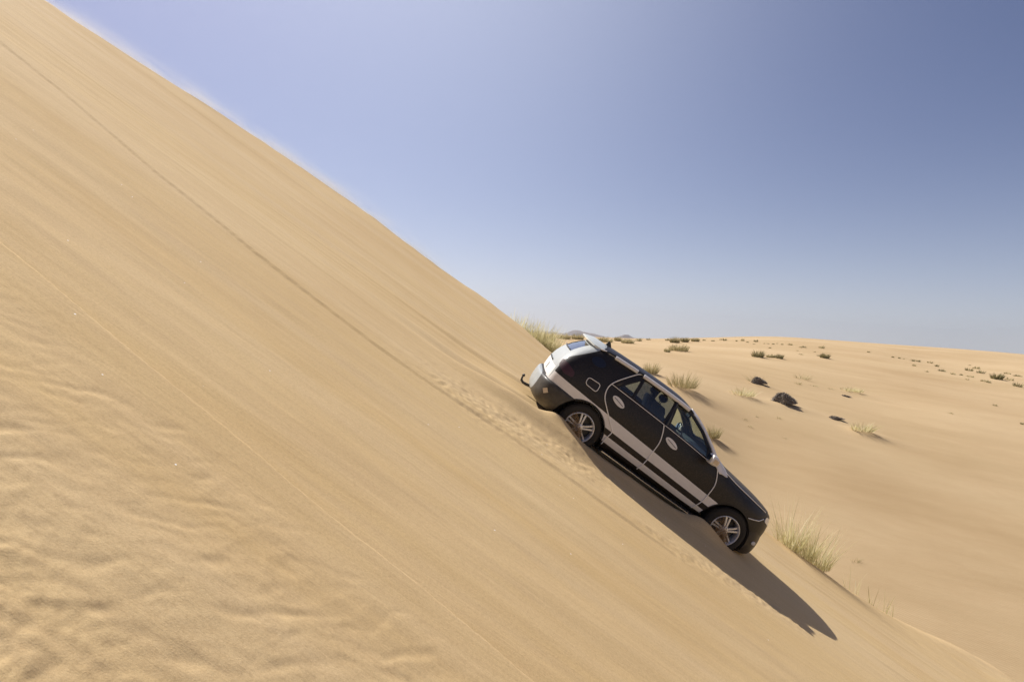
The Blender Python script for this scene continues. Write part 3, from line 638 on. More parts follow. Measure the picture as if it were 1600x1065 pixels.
# body cage: stations from tail to nose; each row is (x, half width, z)
def station(xs, ys, zs): return list(zip(xs, ys, zs))
ROWZ = [.32, .32, .37, .56, .80, 1.03, 1.20, 1.46, 1.675, 1.745, 1.765]
CAGE = [
 station([-.72, -.76, -.84, -.91, -.93, -.925, -.875, -.72, -.52, -.45, -.42], [0, .30, .40, .45, .45, .45, .44, .40, .36, .22, 0], [.42, .42, .46, .60, .80, 1.00, 1.22, 1.46, 1.65, 1.69, 1.70]),
 station([-.66, -.70, -.76, -.86, -.885, -.885, -.83, -.66, -.47, -.44, -.42], [0, .50, .72, .80, .80, .79, .76, .68, .575, .32, 0], [.40, .40, .44, .60, .80, 1.02, 1.23, 1.46, 1.645, 1.70, 1.715]),
 station([-.58, -.60, -.62, -.68, -.70, -.70, -.66, -.52, -.38, -.36, -.36], [0, .62, .84, .90, .91, .895, .85, .745, .62, .34, 0], [.36, .36, .40, .58, .80, 1.03, 1.235, 1.46, 1.655, 1.715, 1.735]),
 station([-.30] * 7 + [-.24, -.20, -.20, -.20], [0, .68, .90, .945, .95, .925, .875, .770, .645, .36, 0], [.33, .33, .37, .56, .80, 1.04, 1.235, 1.465, 1.675, 1.735, 1.755]),
 station([.25] * 11, [0, .70, .905, .945, .955, .93, .880, .785, .655, .36, 0], [.32, .32, .37, .56, .80, 1.04, 1.22, 1.465, 1.69, 1.755, 1.775]),
 station([.85] * 11, [0, .70, .905, .945, .955, .93, .880, .79, .660, .36, 0], [.32, .32, .37, .56, .80, 1.04, 1.205, 1.465, 1.695, 1.765, 1.785]),
 station([1.30, 1.30, 1.30, 1.30, 1.30, 1.30, 1.30, 1.28, 1.24, 1.20, 1.18], [0, .70, .905, .945, .955, .93, .880, .785, .655, .36, 0], [.32, .32, .37, .56, .80, 1.03, 1.19, 1.45, 1.69, 1.76, 1.78]),
 station([1.66, 1.66, 1.66, 1.66, 1.66, 1.66, 1.66, 1.62, 1.52, 1.45, 1.43], [0, .70, .905, .945, .955, .93, .882, .80, .675, .36, 0], [.32, .32, .37, .56, .80, 1.02, 1.175, 1.42, 1.655, 1.735, 1.755]),
 station([2.0, 2.0, 2.0, 2.0, 2.0, 2.0, 2.0, 1.96, 1.87, 1.86, 1.86], [0, .70, .90, .945, .955, .93, .885, .825, .735, .38, 0], [.32, .32, .37, .56, .80, 1.01, 1.155, 1.32, 1.50, 1.56, 1.575]),
 station([2.32, 2.32, 2.32, 2.32, 2.32, 2.32, 2.30, 2.26, 2.20, 2.26, 2.28], [0, .70, .90, .945, .955, .93, .89, .85, .78, .40, 0], [.32, .32, .37, .56, .80, 1.00, 1.13, 1.19, 1.275, 1.30, 1.305]),
 station([2.55] * 11, [0, .70, .90, .945, .955, .93, .885, .82, .70, .38, 0], [.32, .32, .37, .56, .79, .98, 1.09, 1.14, 1.185, 1.215, 1.22]),
 station([2.95] * 11, [0, .70, .90, .945, .955, .925, .87, .80, .68, .38, 0], [.32, .32, .37, .56, .78, .94, 1.03, 1.085, 1.135, 1.165, 1.17]),
 station([3.28, 3.28, 3.28, 3.28, 3.28, 3.28, 3.28, 3.30, 3.32, 3.32, 3.32], [0, .70, .88, .92, .925, .89, .83, .76, .65, .37, 0], [.31, .31, .35, .54, .75, .89, .97, 1.03, 1.08, 1.115, 1.12]),
 station([3.46, 3.48, 3.50, 3.53, 3.54, 3.53, 3.52, 3.53, 3.55, 3.57, 3.58], [0, .58, .72, .78, .79, .77, .73, .68, .60, .36, 0], [.30, .30, .34, .52, .72, .85, .93, .985, 1.02, 1.05, 1.06]),
 station([3.56, 3.62, 3.66, 3.72, 3.73, 3.71, 3.69, 3.68, 3.68, 3.69, 3.69], [0, .35, .44, .48, .48, .47, .46, .44, .40, .24, 0], [.30, .30, .34, .50, .70, .82, .89, .94, .975, .995, 1.0]),
]
def cage_mesh():
    vs = []; idx = {}
    for i, st in enumerate(CAGE):
        for j, (x, y, z) in enumerate(st):
            idx[i, j, -1] = len(vs); vs.append((x, -y, z))
            if y > 0: idx[i, j, 1] = len(vs); vs.append((x, y, z))
            else: idx[i, j, 1] = idx[i, j, -1]
    fs = []
    for i in range(len(CAGE) - 1):
        for j in range(10):
            for s in (-1, 1):
                f = (idx[i, j, s], idx[i + 1, j, s], idx[i + 1, j + 1, s], idx[i, j + 1, s]); fs.append(f if s < 0 else f[::-1])
    for i in (0, len(CAGE) - 1):
        for j in range(1, 9):
            fs.append((idx[i, j, -1], idx[i, j + 1, -1], idx[i, j + 1, 1], idx[i, j, 1]))
        fs.append((idx[i, 0, -1], idx[i, 1, -1], idx[i, 1, 1]))
        fs.append((idx[i, 9, -1], idx[i, 10, -1], idx[i, 9, 1]))
    return mesh('cage', vs, fs)
def evaluated(me, mods):
    """apply modifiers given as (type, settings) to a mesh and return the new mesh"""
    o = bpy.data.objects.new('work', me); COL.objects.link(o)
    for t, kw in mods:
        md = o.modifiers.new(t, t)
        for k, v in kw.items(): setattr(md, k, v)
    bpy.context.view_layer.update()
    dg = bpy.context.evaluated_depsgraph_get()
    r = bpy.data.meshes.new_from_object(o.evaluated_get(dg))
    bpy.data.objects.remove(o); return r
def normals_out(me):
    bm = bmesh.new(); bm.from_mesh(me); bmesh.ops.remove_doubles(bm, verts=bm.verts, dist=1e-5)
    bmesh.ops.recalc_face_normals(bm, faces=bm.faces); bm.to_mesh(me); bm.free(); return me
cage = normals_out(cage_mesh())
skin = evaluated(cage, [('SUBSURF', dict(levels=3, render_levels=3))])
_bm = bmesh.new(); _bm.from_mesh(skin); BODY = BVHTree.FromBMesh(_bm); _bm.free()

def on_side(x, z, s=-1, off=0.):
    """point on the body side above (x, z)"""
    h = BODY.ray_cast(Vector((x, s * 3, z)), Vector((0, -s, 0)))
    if h[0] is None:
        h = BODY.find_nearest(Vector((x, s * .9, z)))
        return h[0] + Vector((0, s * off, 0))
    return h[0] + h[1] * off
def on_top(x, y, off=0.):
    h = BODY.ray_cast(Vector((x, y, 4)), Vector((0, 0, -1))); 
    return (h[0] + h[1] * off) if h[0] is not None else Vector((x, y, 1))
def on_end(y, z, s=-1, off=0.):
    h = BODY.ray_cast(Vector((s * 6 + 1.4, y, z)), Vector((-s, 0, 0)))
    if h[0] is None: h = BODY.find_nearest(Vector((s * 2.4 + 1.4, y, z)))
    return h[0] + h[1] * off

def rounded(poly, r=.03, n=4):
    """round the corners of a polygon"""
    out = []; N_ = len(poly)
    for i in range(N_):
        p = Vector(poly[i]).to_2d(); a = Vector(poly[i - 1]).to_2d(); c = Vector(poly[(i + 1) % N_]).to_2d()
        rr = min(r, (p - a).length * .45, (c - p).length * .45)
        p0 = p + (a - p).normalized() * rr; p1 = p + (c - p).normalized() * rr
        for k in range(n + 1):
            t = k / n; q = p0 * (1 - t) ** 2 + p * 2 * t * (1 - t) + p1 * t * t; out.append((q.x, q.y))
    return out
def patch(poly, fn, off, step=.05, thick=.012):
    """a thin curved panel: polygon cut into small cells, laid on the body by fn(a, b, off)"""
    bm = bmesh.new(); vs = [bm.verts.new((a, b, 0)) for a, b in poly]; bm.faces.new(vs)
    lo = [min(p[k] for p in poly) for k in (0, 1)]; hi = [max(p[k] for p in poly) for k in (0, 1)]
    for k in (0, 1):
        q = lo[k] + step
        while q < hi[k] - .004:
            co = [0, 0, 0]; co[k] = q; no = [0, 0, 0]; no[k] = 1
            bmesh.ops.bisect_plane(bm, geom=bm.verts[:] + bm.edges[:] + bm.faces[:], plane_co=co, plane_no=no, dist=1e-5); q += step
    bmesh.ops.triangulate(bm, faces=[f for f in bm.faces if len(f.verts) > 4])
    rim = [e for e in bm.edges if e.is_boundary]
    ex = bmesh.ops.extrude_edge_only(bm, edges=rim); low = {v for v in ex['geom'] if isinstance(v, bmesh.types.BMVert)}
    for v in bm.verts:
        a, b = v.co.x, v.co.y
        v.co = fn(a, b, off - (thick if v in low else 0))
    bmesh.ops.recalc_face_normals(bm, faces=bm.faces)
    me = bpy.data.meshes.new('patch'); bm.to_mesh(me); bm.free(); return me
def part(name, me, mat, parent, deg=40):
    o = link(name, me, mat, parent); sharp(me, deg); return o
def side_fn(s): return lambda a, b, off: on_side(a, b, s, off)

car = bpy.data.objects.new('parked_car', None); COL.objects.link(car); car.name = 'off_road_car'
tag(car, 'black wrapped estate car with pale stripes driving nose down the steep sand face', 'car')

def circ(cx_, cz_, r, a0, a1, n): return [(cx_ + r * math.cos(math.radians(a0 + (a1 - a0) * k / n)), cz_ + r * math.sin(math.radians(a0 + (a1 - a0) * k / n))) for k in range(n + 1)]
RA, FA = (-.04, .40, .452), (2.875, .40, .442)
GL_Q = [(.15, 1.315), (.415, 1.325), (.425, 1.61)]
GL_R = [(.465, 1.32), (1.07, 1.275), (1.095, 1.655), (.475, 1.635)]
GL_F = [(1.195, 1.27), (1.62, 1.245), (1.98, 1.225), (1.93, 1.335), (1.72, 1.49), (1.47, 1.605), (1.30, 1.645), (1.15, 1.655)]

# shell: outer skin minus cabin, wheel wells and window openings
def cutter(mb): 
    return normals_out(mb.mesh('cut'))
cab = skin.copy()
vn = [v.normal.copy() for v in cab.vertices]
for v, n in zip(cab.vertices, vn):
    v.co = v.co - n * .045
bmc = bmesh.new(); bmc.from_mesh(cab)
r_ = bmesh.ops.bisect_plane(bmc, geom=bmc.verts[:] + bmc.edges[:] + bmc.faces[:], plane_co=(0, 0, .90), plane_no=(0, 0, -1), clear_outer=True)
bmesh.ops.holes_fill(bmc, edges=[e for e in bmc.edges if e.is_boundary])
r_ = bmesh.ops.bisect_plane(bmc, geom=bmc.verts[:] + bmc.edges[:] + bmc.faces[:], plane_co=(2.36, 0, 0), plane_no=(1, 0, 0), clear_outer=True)
bmesh.ops.holes_fill(bmc, edges=[e for e in bmc.edges if e.is_boundary])
bmesh.ops.recalc_face_normals(bmc, faces=bmc.faces); bmc.to_mesh(cab); bmc.free()
wells = MB()
for (ax_, az_, ar_) in (RA, FA):
    for s in (-1, 1):
        wells.prism(circ(ax_, az_, ar_, 0, 360 - 6, 59), 1, *sorted((s * .60, s * 1.3)))
wins = MB()
for g in (GL_Q, GL_R, GL_F): wins.prism(rounded(g, .025), 1, -1.3, 1.3)
wins.prism([(1.50, -.56), (2.17, -.68), (2.17, .68), (1.50, .56)], 2, 1.24, 2.2)
tg = MB(); tg.prism([(-.50, 1.33), (.50, 1.33), (.43, 1.575), (-.43, 1.575)], 0, -1.4, -.30)
cutobs = []
for mb_ in (cab, wells, wins, tg):
    me_ = mb_ if isinstance(mb_, bpy.types.Mesh) else cutter(mb_)
    ob_ = bpy.data.objects.new('cut', me_); COL.objects.link(ob_); cutobs.append(ob_)
shell = evaluated(skin.copy(), [('BOOLEAN', dict(operation='DIFFERENCE', solver='EXACT', object=ob_)) for ob_ in cutobs])
for ob_ in cutobs: bpy.data.objects.remove(ob_)
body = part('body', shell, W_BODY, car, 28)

# panes
def pane(poly, mat, s, nm='side_window', off=-.012):
    return part(nm, patch(rounded(poly, .025), side_fn(s), off, .09, .004), mat, car)
def grow(poly, d):
    c = Vector((sum(p[0] for p in poly) / len(poly), sum(p[1] for p in poly) / len(poly)))
    return [tuple(Vector(p) + (Vector(p) - c).normalized() * d) for p in poly]
for s in (-1, 1):
    pane(grow(GL_Q, .012), G_CLEAR, s); pane(grow(GL_R, .012), G_DARK, s); pane(grow(GL_F, .012), G_CLEAR, s)
ws = patch([(1.47, -.58), (2.19, -.70), (2.19, .70), (1.47, .58)], on_top, -.012, .10, .004)
part('windscreen', ws, G_CLEAR, car)
rg_ = part('rear_window', patch([(-.51, 1.32), (.51, 1.32), (.44, 1.585), (-.44, 1.585)], lambda a, b, off: on_end(a, b, -1, off), -.008, .1, .004), simple('rear_glass_dark', (.012, .014, .02), .04, coat=1.), car)
wp = MB(); wp.tube([on_end(.45, 1.335, -1, .015), on_end(.1, 1.325, -1, .02), on_end(-.48, 1.33, -1, .02)], .011, 6); wp.obj('wiper', BLK, rg_)

# doors: lower panels with their outline in pale piping, black frames round the glass
def door_outline_rear():
    return [(.46, .42), (.46, .55), (.47, .68), (.36, .79), (.19, .93), (.07, 1.05), (.02, 1.17), (.03, 1.285), (.6, 1.262), (1.065, 1.245), (1.12, 1.15), (1.165, .99), (1.185, .8), (1.185, .60), (1.16, .42)]
def door_outline_front():
    return [(1.175, .42), (1.20, .60), (1.20, .8), (1.18, .99), (1.135, 1.15), (1.08, 1.245), (1.6, 1.215), (2.10, 1.17), (2.19, 1.14), (2.28, 1.02), (2.31, .88), (2.31, .60), (2.25, .42)]
def flow(pts, n=5):
    """smooth curve through 2-D points"""
    P_ = [pts[0]] + list(pts) + [pts[-1]]; out = []
    for i in range(1, len(P_) - 2):
        a, b, c, d = [Vector(q) for q in P_[i - 1:i + 3]]
        for k in range(n):
            t = k / n; q = .5 * ((2 * b) + (c - a) * t + (2 * a - 5 * b + 4 * c - d) * t * t + (3 * b - a - 3 * c + d) * t ** 3); out.append((q.x, q.y))
    return out + [tuple(pts[-1])]
def window_frame(s, pts, nm, parent):
    m = MB(); m.tube([on_side(x, z, s, .002) for x, z in pts], .016, 6); return m.obj(nm, BLK, parent)
def oval(cx_, cz_, a, b, tilt, n=28):
    t = math.radians(tilt); return [(cx_ + a * math.cos(q) * math.cos(t) - b * math.sin(q) * math.sin(t), cz_ + a * math.cos(q) * math.sin(t) + b * math.sin(q) * math.cos(t)) for q in [2 * math.pi * k / n for k in range(n)]]
for s in (-1, 1):
    for nm, pl, hx, hz, seam, trim in (
        ('rear_door', door_outline_rear(), .275, 1.125, [(.455, .42), (.455, .55), (.465, .68), (.35, .79), (.185, .93), (.06, 1.05), (.01, 1.17), (.03, 1.30), (.15, 1.47), (.33, 1.655), (.45, 1.69)], [(.03, 1.292), (.6, 1.272), (1.10, 1.25)]),
        ('front_door', door_outline_front(), 1.36, 1.075, [(1.10, 1.245), (1.15, 1.13), (1.19, .98), (1.192, .8), (1.192, .60), (1.165, .42)], [(1.12, 1.25), (1.6, 1.222), (2.05, 1.185)])):
        d = part(nm, patch(pl, side_fn(s), .006, .06, .014), W_DOOR, car)
        p = MB(); p.tube([on_side(x, z, s, .010) for x, z in flow(seam)], .0085, 6); p.obj('seam_piping', PIPE, d)
        t_ = MB(); t_.tube([on_side(x, z, s, .010) for x, z in flow(trim)], .005, 6); t_.obj('sill_trim', PIPE, d)
        h = part('door_handle', patch(oval(hx, hz, .125, .052, -14), side_fn(s), .022, .03, .02), PALE, d)
        hl = MB(); hl.tube([on_side(hx - .095, hz + .024, s, .026), on_side(hx, hz, s, .032), on_side(hx + .095, hz - .024, s, .026)], .004, 6); hl.obj('handle_bar', DARKM, h)
    # front seam beside the wing
    p = MB(); p.tube([on_side(x, z, s, .010) for x, z in flow([(2.12, 1.29), (2.20, 1.20), (2.25, 1.13), (2.325, .95), (2.33, .75), (2.32, .60), (2.26, .42)])], .0085, 6); p.obj('wing_piping', PIPE, car)
    window_frame(s, [(.10, 1.32), (.42, 1.665), (1.10, 1.69), (1.30, 1.675), (1.50, 1.625), (1.74, 1.515), (1.95, 1.365), (2.04, 1.25)], 'window_frame', car)
    window_frame(s, [(.447, 1.31), (.452, 1.65)], 'window_post', car)
    bp_ = MB(); bp_.tube([on_side(1.13, 1.26, s, .0), on_side(1.125, 1.66, s, .0)], .034, 8); bp_.obj('door_pillar', BLK, car)
    # pale strip along the windscreen pillar and the corner patch below it
    pl = [(1.42, 1.66), (1.62, 1.592), (1.82, 1.478), (1.98, 1.372), (2.10, 1.27), (2.25, 1.135), (2.44, 1.135), (2.40, 1.165), (2.27, 1.20), (2.17, 1.275), (2.02, 1.405), (1.86, 1.515), (1.66, 1.628), (1.44, 1.70)]
    part('pillar_tape', patch(pl, side_fn(s), .022, .05, .02), PALE, car)
    part('wing_tape', patch([(2.14, s * .66), (2.30, s * .64), (2.40, s * .72), (2.46, s * .84), (2.30, s * .885), (2.16, s * .86)][::s], on_top, .012, .05, .014), PALE, car)
    # fuel flap outline, porthole, rear quarter seams
    if s < 0:
        ff = part('fuel_flap', patch(rounded([(-.345, 1.175), (-.335, 1.06), (-.11, 1.045), (-.115, 1.185)], .045), side_fn(s), .006, .05, .01), W_PLAIN, car)
        loop = rounded([(-.345, 1.175), (-.335, 1.06), (-.11, 1.045), (-.115, 1.185)], .05, 5)
        p = MB(); p.tube([on_side(x, z, s, .009) for x, z in loop], .006, 6, closed=True); p.obj('flap_piping', PIPE, ff)
    part('porthole', patch(oval(-.33, 1.455, .125, .072, 8), side_fn(s), .006, .05, .01), simple('porthole_glass', (.010, .011, .020), .35, coat=.3), car)
    # tail lamp under the foil, pale strip end
    tl = part('tail_light', patch(rounded([(-.84, 1.05), (-.70, .99), (-.55, 1.02), (-.56, 1.10), (-.72, 1.16), (-.83, 1.17)], .03), side_fn(s), .006, .05, .01), RED, car)
    # running board
    rb = MB(); rb.prism([(-.02, .275), (.06, .285), (.06, .335), (-.06, .345)], 0, .47, 2.40)
    me_ = rb.mesh('rb'); 
    for v in me_.vertices: v.co.y = s * (.955 + v.co.y)
    normals_out(me_); b_ = part('running_board', me_, BLK, car)
    st = MB(); st.tube([(.50, s * 1.022, .338), (1.4, s * 1.024, .326), (2.36, s * 1.022, .322)], .010, 6); st.obj('step_trim', CHROME, b_)
    ribs = MB()
    for k in range(26): ribs.box((.55 + k * .07, s * .975, .352), (.03, .06, .008))
    ribs.obj('step_grip', RUB, b_)
    # arch liners
    for (ax_, az_, ar_) in (RA, FA):
        ln = MB(); pts = circ(ax_, az_, ar_ + .012, -12, 192, 30); v_ = []; f_ = []
        for k, (x, z) in enumerate(pts): v_ += [(x, s * .93, z), (x, s * .58, z)]
        for k in range(len(pts) - 1): f_.append((2 * k, 2 * k + 1, 2 * k + 3, 2 * k + 2))
        ln.add(v_, f_); ln.prism(circ(ax_, az_, ar_ + .02, 0, 354, 59), 1, s * .585, s * .575); ln.obj('arch_liner', BLK, car)
        lip = MB(); lip.tube([on_side(x, z, s, .002) for x, z in circ(ax_, az_, ar_ + .004, 6, 174, 30)], .009, 6); lip.obj('arch_lip', BLK, car)
    # mirror
    mr = MB()
    hd = []
    for (x, y, z, ry, rz) in ((1.94, .0, 0, .075, .060), (1.955, 0, 0, .115, .080), (2.02, 0, 0, .115, .082), (2.08, 0, -.004, .095, .065), (2.115, 0, -.008, .05, .035)):
        hd.append([(x, s * (1.045 + ry * math.copysign(abs(math.cos(q)) ** .6, math.cos(q))), 1.262 + z + rz * math.copysign(abs(math.sin(q)) ** .6, math.sin(q))) for q in [2 * math.pi * k / 20 for k in range(20)]])
    v_ = [p for r in hd for p in r]; f_ = []
    for i in range(4):
        for k in range(20): f_.append((i * 20 + k, i * 20 + (k + 1) % 20, (i + 1) * 20 + (k + 1) % 20, (i + 1) * 20 + k))
    f_.append(tuple(range(20))); f_.append(tuple(80 + k for k in range(20)))
    mr.add(v_, f_); mr.tube([(2.03, s * .86, 1.21), (2.02, s * .95, 1.235)], .028, 8)
    mo = mr.obj('door_mirror', PALE, car)
    mp = MB(); mp.prism(rounded([(-.09, -.05), (.09, -.05), (.09, .05), (-.09, .05)], .03), 0, 1.930, 1.936)
    me_ = mp.mesh('mp')
    for v in me_.vertices: v.co = Vector((v.co.x, s * 1.045 + v.co.y, 1.262 + v.co.z))
    part('mirror_glass', me_, simple('mirror_glass', (.45, .5, .55), .05, metal=1.), mo)
    tp = MB(); tp.box((2.03, s * 1.163, 1.262), (.085, .006, .07)); tp.obj('tape_patch', SKINB, mo)
    # roof rails
    rl = MB(); 
    ry_ = lambda x: .615 + (.02 if .0 < x < 1.3 else 0)
    xs = [-.40, -.25, -.05, .25, .6, .9, 1.2, 1.38, 1.50]
    rl.tube([on_top(x, s * .60, .030 if -.35 < x < 1.45 else .0) for x in xs], .017, 8)
    ro = rl.obj('roof_rail', BLK, car)
    for a, b in ((-.13, .30), (.42, 1.36)):
        cv = MB(); n_ = 8
        cv.tube([on_top(a + (b - a) * k / n_, s * .625, .030) for k in range(n_ + 1)], .034, 8); cv.obj('rail_cover', RAILW, ro)
    cv = MB(); cv.tube([on_top(-.40 + .27 * k / 4, s * .60, .022) for k in range(5)], .014, 8); cv.obj('rail_end', RAILW, ro)

# bonnet with piping, grille, bumpers, lamps
bn = part('bonnet', patch([(2.40, -.60), (2.46, -.76), (2.9, -.755), (3.25, -.70), (3.48, -.60), (3.58, -.4), (3.63, 0), (3.58, .4), (3.48, .60), (3.25, .70), (2.9, .755), (2.46, .76), (2.40, .60), (2.34, 0)], on_top, .008, .08, .012), W_PLAIN, car)
for s in (-1, 1):
    p = MB(); p.tube([on_top(2.42, s * .79, .010), on_top(2.7, s * .785, .010), on_top(3.0, s * .765, .010), on_top(3.25, s * .73, .010), on_top(3.40, s * .685, .010)], .0085, 6); p.obj('bonnet_piping', PIPE, bn)
    hl = part('headlight', patch(rounded([(s * .80, .90), (s * .50, .80), (s * .46, .90), (s * .72, .985)][::(1 if s > 0 else -1)], .04), lambda a, b, off: on_end(a, b, 1, off), .010, .05, .02), LAMP, car)
    p = MB(); p.tube([on_side(3.10, .815, s, .010), on_side(3.2, .84, s, .010), on_side(3.30, .87, s, .010), on_side(3.38, .93, s, .010)], .0075, 6); p.obj('bumper_piping', PIPE, car)
gr_ = part('grille', patch(rounded([(-.36, .62), (.36, .62), (.42, .90), (-.42, .90)], .05), lambda a, b, off: on_end(a, b, 1, off), .006, .06, .01), BLK, car)
gb = MB()
for k in range(3): gb.tube([on_end(y, .69 + k * .075, 1, .02) for y in (-.36, -.18, 0, .18, .36)], .012, 6)
gb.obj('grille_bar', DARKM, gr_)

def bumper(plan, prof, name, mat, arch=None):
    """plan: points (x, y) from one wheel arch round to the other; prof: (inset, z)"""
    vs = []; fs = []; n = len(plan); m = len(prof)
    pl = [Vector(p) for p in plan]
    for i, p in enumerate(pl):
        t = (pl[min(i + 1, n - 1)] - pl[max(i - 1, 0)]).normalized(); nn = Vector((t.y, -t.x))
        if nn.dot(p - Vector((1.4, 0))) < 0: nn = -nn
        for ins, z in prof:
            q = p - nn * ins
            x = q.x
            if arch and i in (0, n - 1):
                ax_, az_, ar_ = arch; dz = z - az_
                ext = math.sqrt(max(ar_ ** 2 - dz ** 2, 0)) if abs(dz) < ar_ else 0
                x = ax_ + math.copysign(ext + .004, p.x - ax_)
            vs.append((x, q.y, z))
    for i in range(n - 1):
        for j in range(m - 1):
            k = i * m + j; fs.append((k, k + 1, k + m + 1, k + m))
    me = mesh(name, vs, fs); normals_out(me)
    me = evaluated(me, [('SUBSURF', dict(levels=2, render_levels=2, boundary_smooth='PRESERVE_CORNERS')), ('SOLIDIFY', dict(thickness=.02, offset=-1))])
    return part(name, me, mat, car, 50)
hp = [(-.50, .955), (-.62, .95), (-.76, .915), (-.88, .82), (-.965, .62), (-1.01, .32)]
plan = [(x, -y) for x, y in hp] + [(-1.02, 0)] + [(x, y) for x, y in hp[::-1]]
rbm = bumper(plan, [(.16, .34), (.06, .39), (.008, .47), (0, .58), (0, .72), (.012, .765), (.06, .785), (.14, .79)], 'rear_bumper', W_BUMP, RA)
sq = MB(); q0 = Vector((-.785, -.907, .60)); ux = Vector((.80, -.36, -.48)).normalized(); 
sq.add([(-.835, -.880, .60), (-.785, -.912, .655), (-.730, -.934, .60), (-.785, -.912, .545)], [(0, 1, 2, 3)]); so = sq.obj('tape_square', SKINB, rbm)
so.location = (-.004, -.012, 0)
hp = [(3.315, .940), (3.42, .905), (3.55, .80), (3.68, .60), (3.755, .32)]
plan = [(x, -y) for x, y in hp] + [(3.775, 0)] + [(x, y) for x, y in hp[::-1]]
fbm = bumper(plan, [(.16, .235), (.05, .25), (.005, .33), (0, .46), (.012, .58), (.05, .70), (.085, .79), (.13, .83)], 'front_bumper', W_PLAIN, FA)
fg = MB(); fg.add([(0, 0, 0)], []); fg = MB(); fg.lathe([(.0, -.004), (.028, -.004), (.034, .004), (0, .006)], (3.44, -.912, .52), 16); fg.obj('fog_lamp', LAMP, fbm)

# spoiler, aerial, tow bar, plate
sv = []; sf = []
ny = 13
for i in range(ny):
    u = -1 + 2 * i / (ny - 1); y = .585 * u; tr = -.69 + .16 * abs(u) ** 3.5; zt = 1.682 - .030 * u * u
    top = on_top(-.34, y, .006)
    for (x, z) in ((top.x, top.z), ((top.x + tr) / 2, max(top.z, zt) + .006 - .01), (tr, zt - .010), (tr + .004, zt - .036), ((top.x + tr) / 2 + .03, zt - .050), (top.x - .02, top.z - .055)):
        sv.append((x, y, z))
for i in range(ny - 1):
    for j in range(6):
        sf.append((i * 6 + j, i * 6 + (j + 1) % 6, (i + 1) * 6 + (j + 1) % 6, (i + 1) * 6 + j))
sf.append(tuple(range(6))); sf.append(tuple((ny - 1) * 6 + j for j in range(6)))
sp_ = mesh('spoiler', sv, sf); normals_out(sp_); part('roof_spoiler', sp_, SILV, car, 40)
an = MB(); b0 = on_top(-.22, 0, 0); an.prism([(-.29, 0), (-.17, 0), (-.235, .075), (-.27, .08)], 1, -.016, .016)
me_ = an.mesh('an')
for v in me_.vertices: v.co = Vector((v.co.x, v.co.y * (1 - v.co.z * 8), b0.z - .004 + v.co.z))
part('aerial', me_, BLK, car)
tb = MB(); tb.tube([(-.85, 0, .40), (-1.0, 0, .37), (-1.07, 0, .365), (-1.115, 0, .385), (-1.13, 0, .43), (-1.13, 0, .455)], [.028, .026, .024, .022, .016, .014], 10)
for k in range(1): 
    prof = [(.0, -.028), (.014, -.025), (.024, -.014), (.028, 0), (.024, .014), (.014, .025), (0, .028)]
    v_ = []; f_ = []
    for a in range(14):
        q = 2 * math.pi * a / 14
        for r, h in prof: v_.append((-1.13 + r * math.cos(q), r * math.sin(q), .475 + h))
    for a in range(14):
        for j in range(6): f_.append((a * 7 + j, a * 7 + j + 1, ((a + 1) % 14) * 7 + j + 1, ((a + 1) % 14) * 7 + j))
    tb.add(v_, f_)
tb.obj('tow_bar', DARKM, car)
part('number_plate', patch(rounded([(-.26, .84), (.26, .84), (.26, .955), (-.26, .955)], .015), lambda a, b, off: on_end(a, b, -1, off), .014, .1, .01), simple('plate_white', (.75, .75, .73), .4), car)
hn = MB(); hn.tube([on_end(y, 1.03, -1, .02) for y in (-.32, -.1, .1, .32)], .012, 6); hn.obj('tailgate_trim', DARKM, car)

# underbody
ub = MB(); ub.box((1.45, 0, .33), (2.2, 1.3, .14), .05); ub.box((1.45, 0, .36), (4.2, .9, .12), .05)
ub.tube([(0, -.75, .40), (0, .75, .40)], .05); ub.tube([(2.915, -.75, .40), (2.915, .75, .40)], .045); ub.obj('underbody', BLK, car)

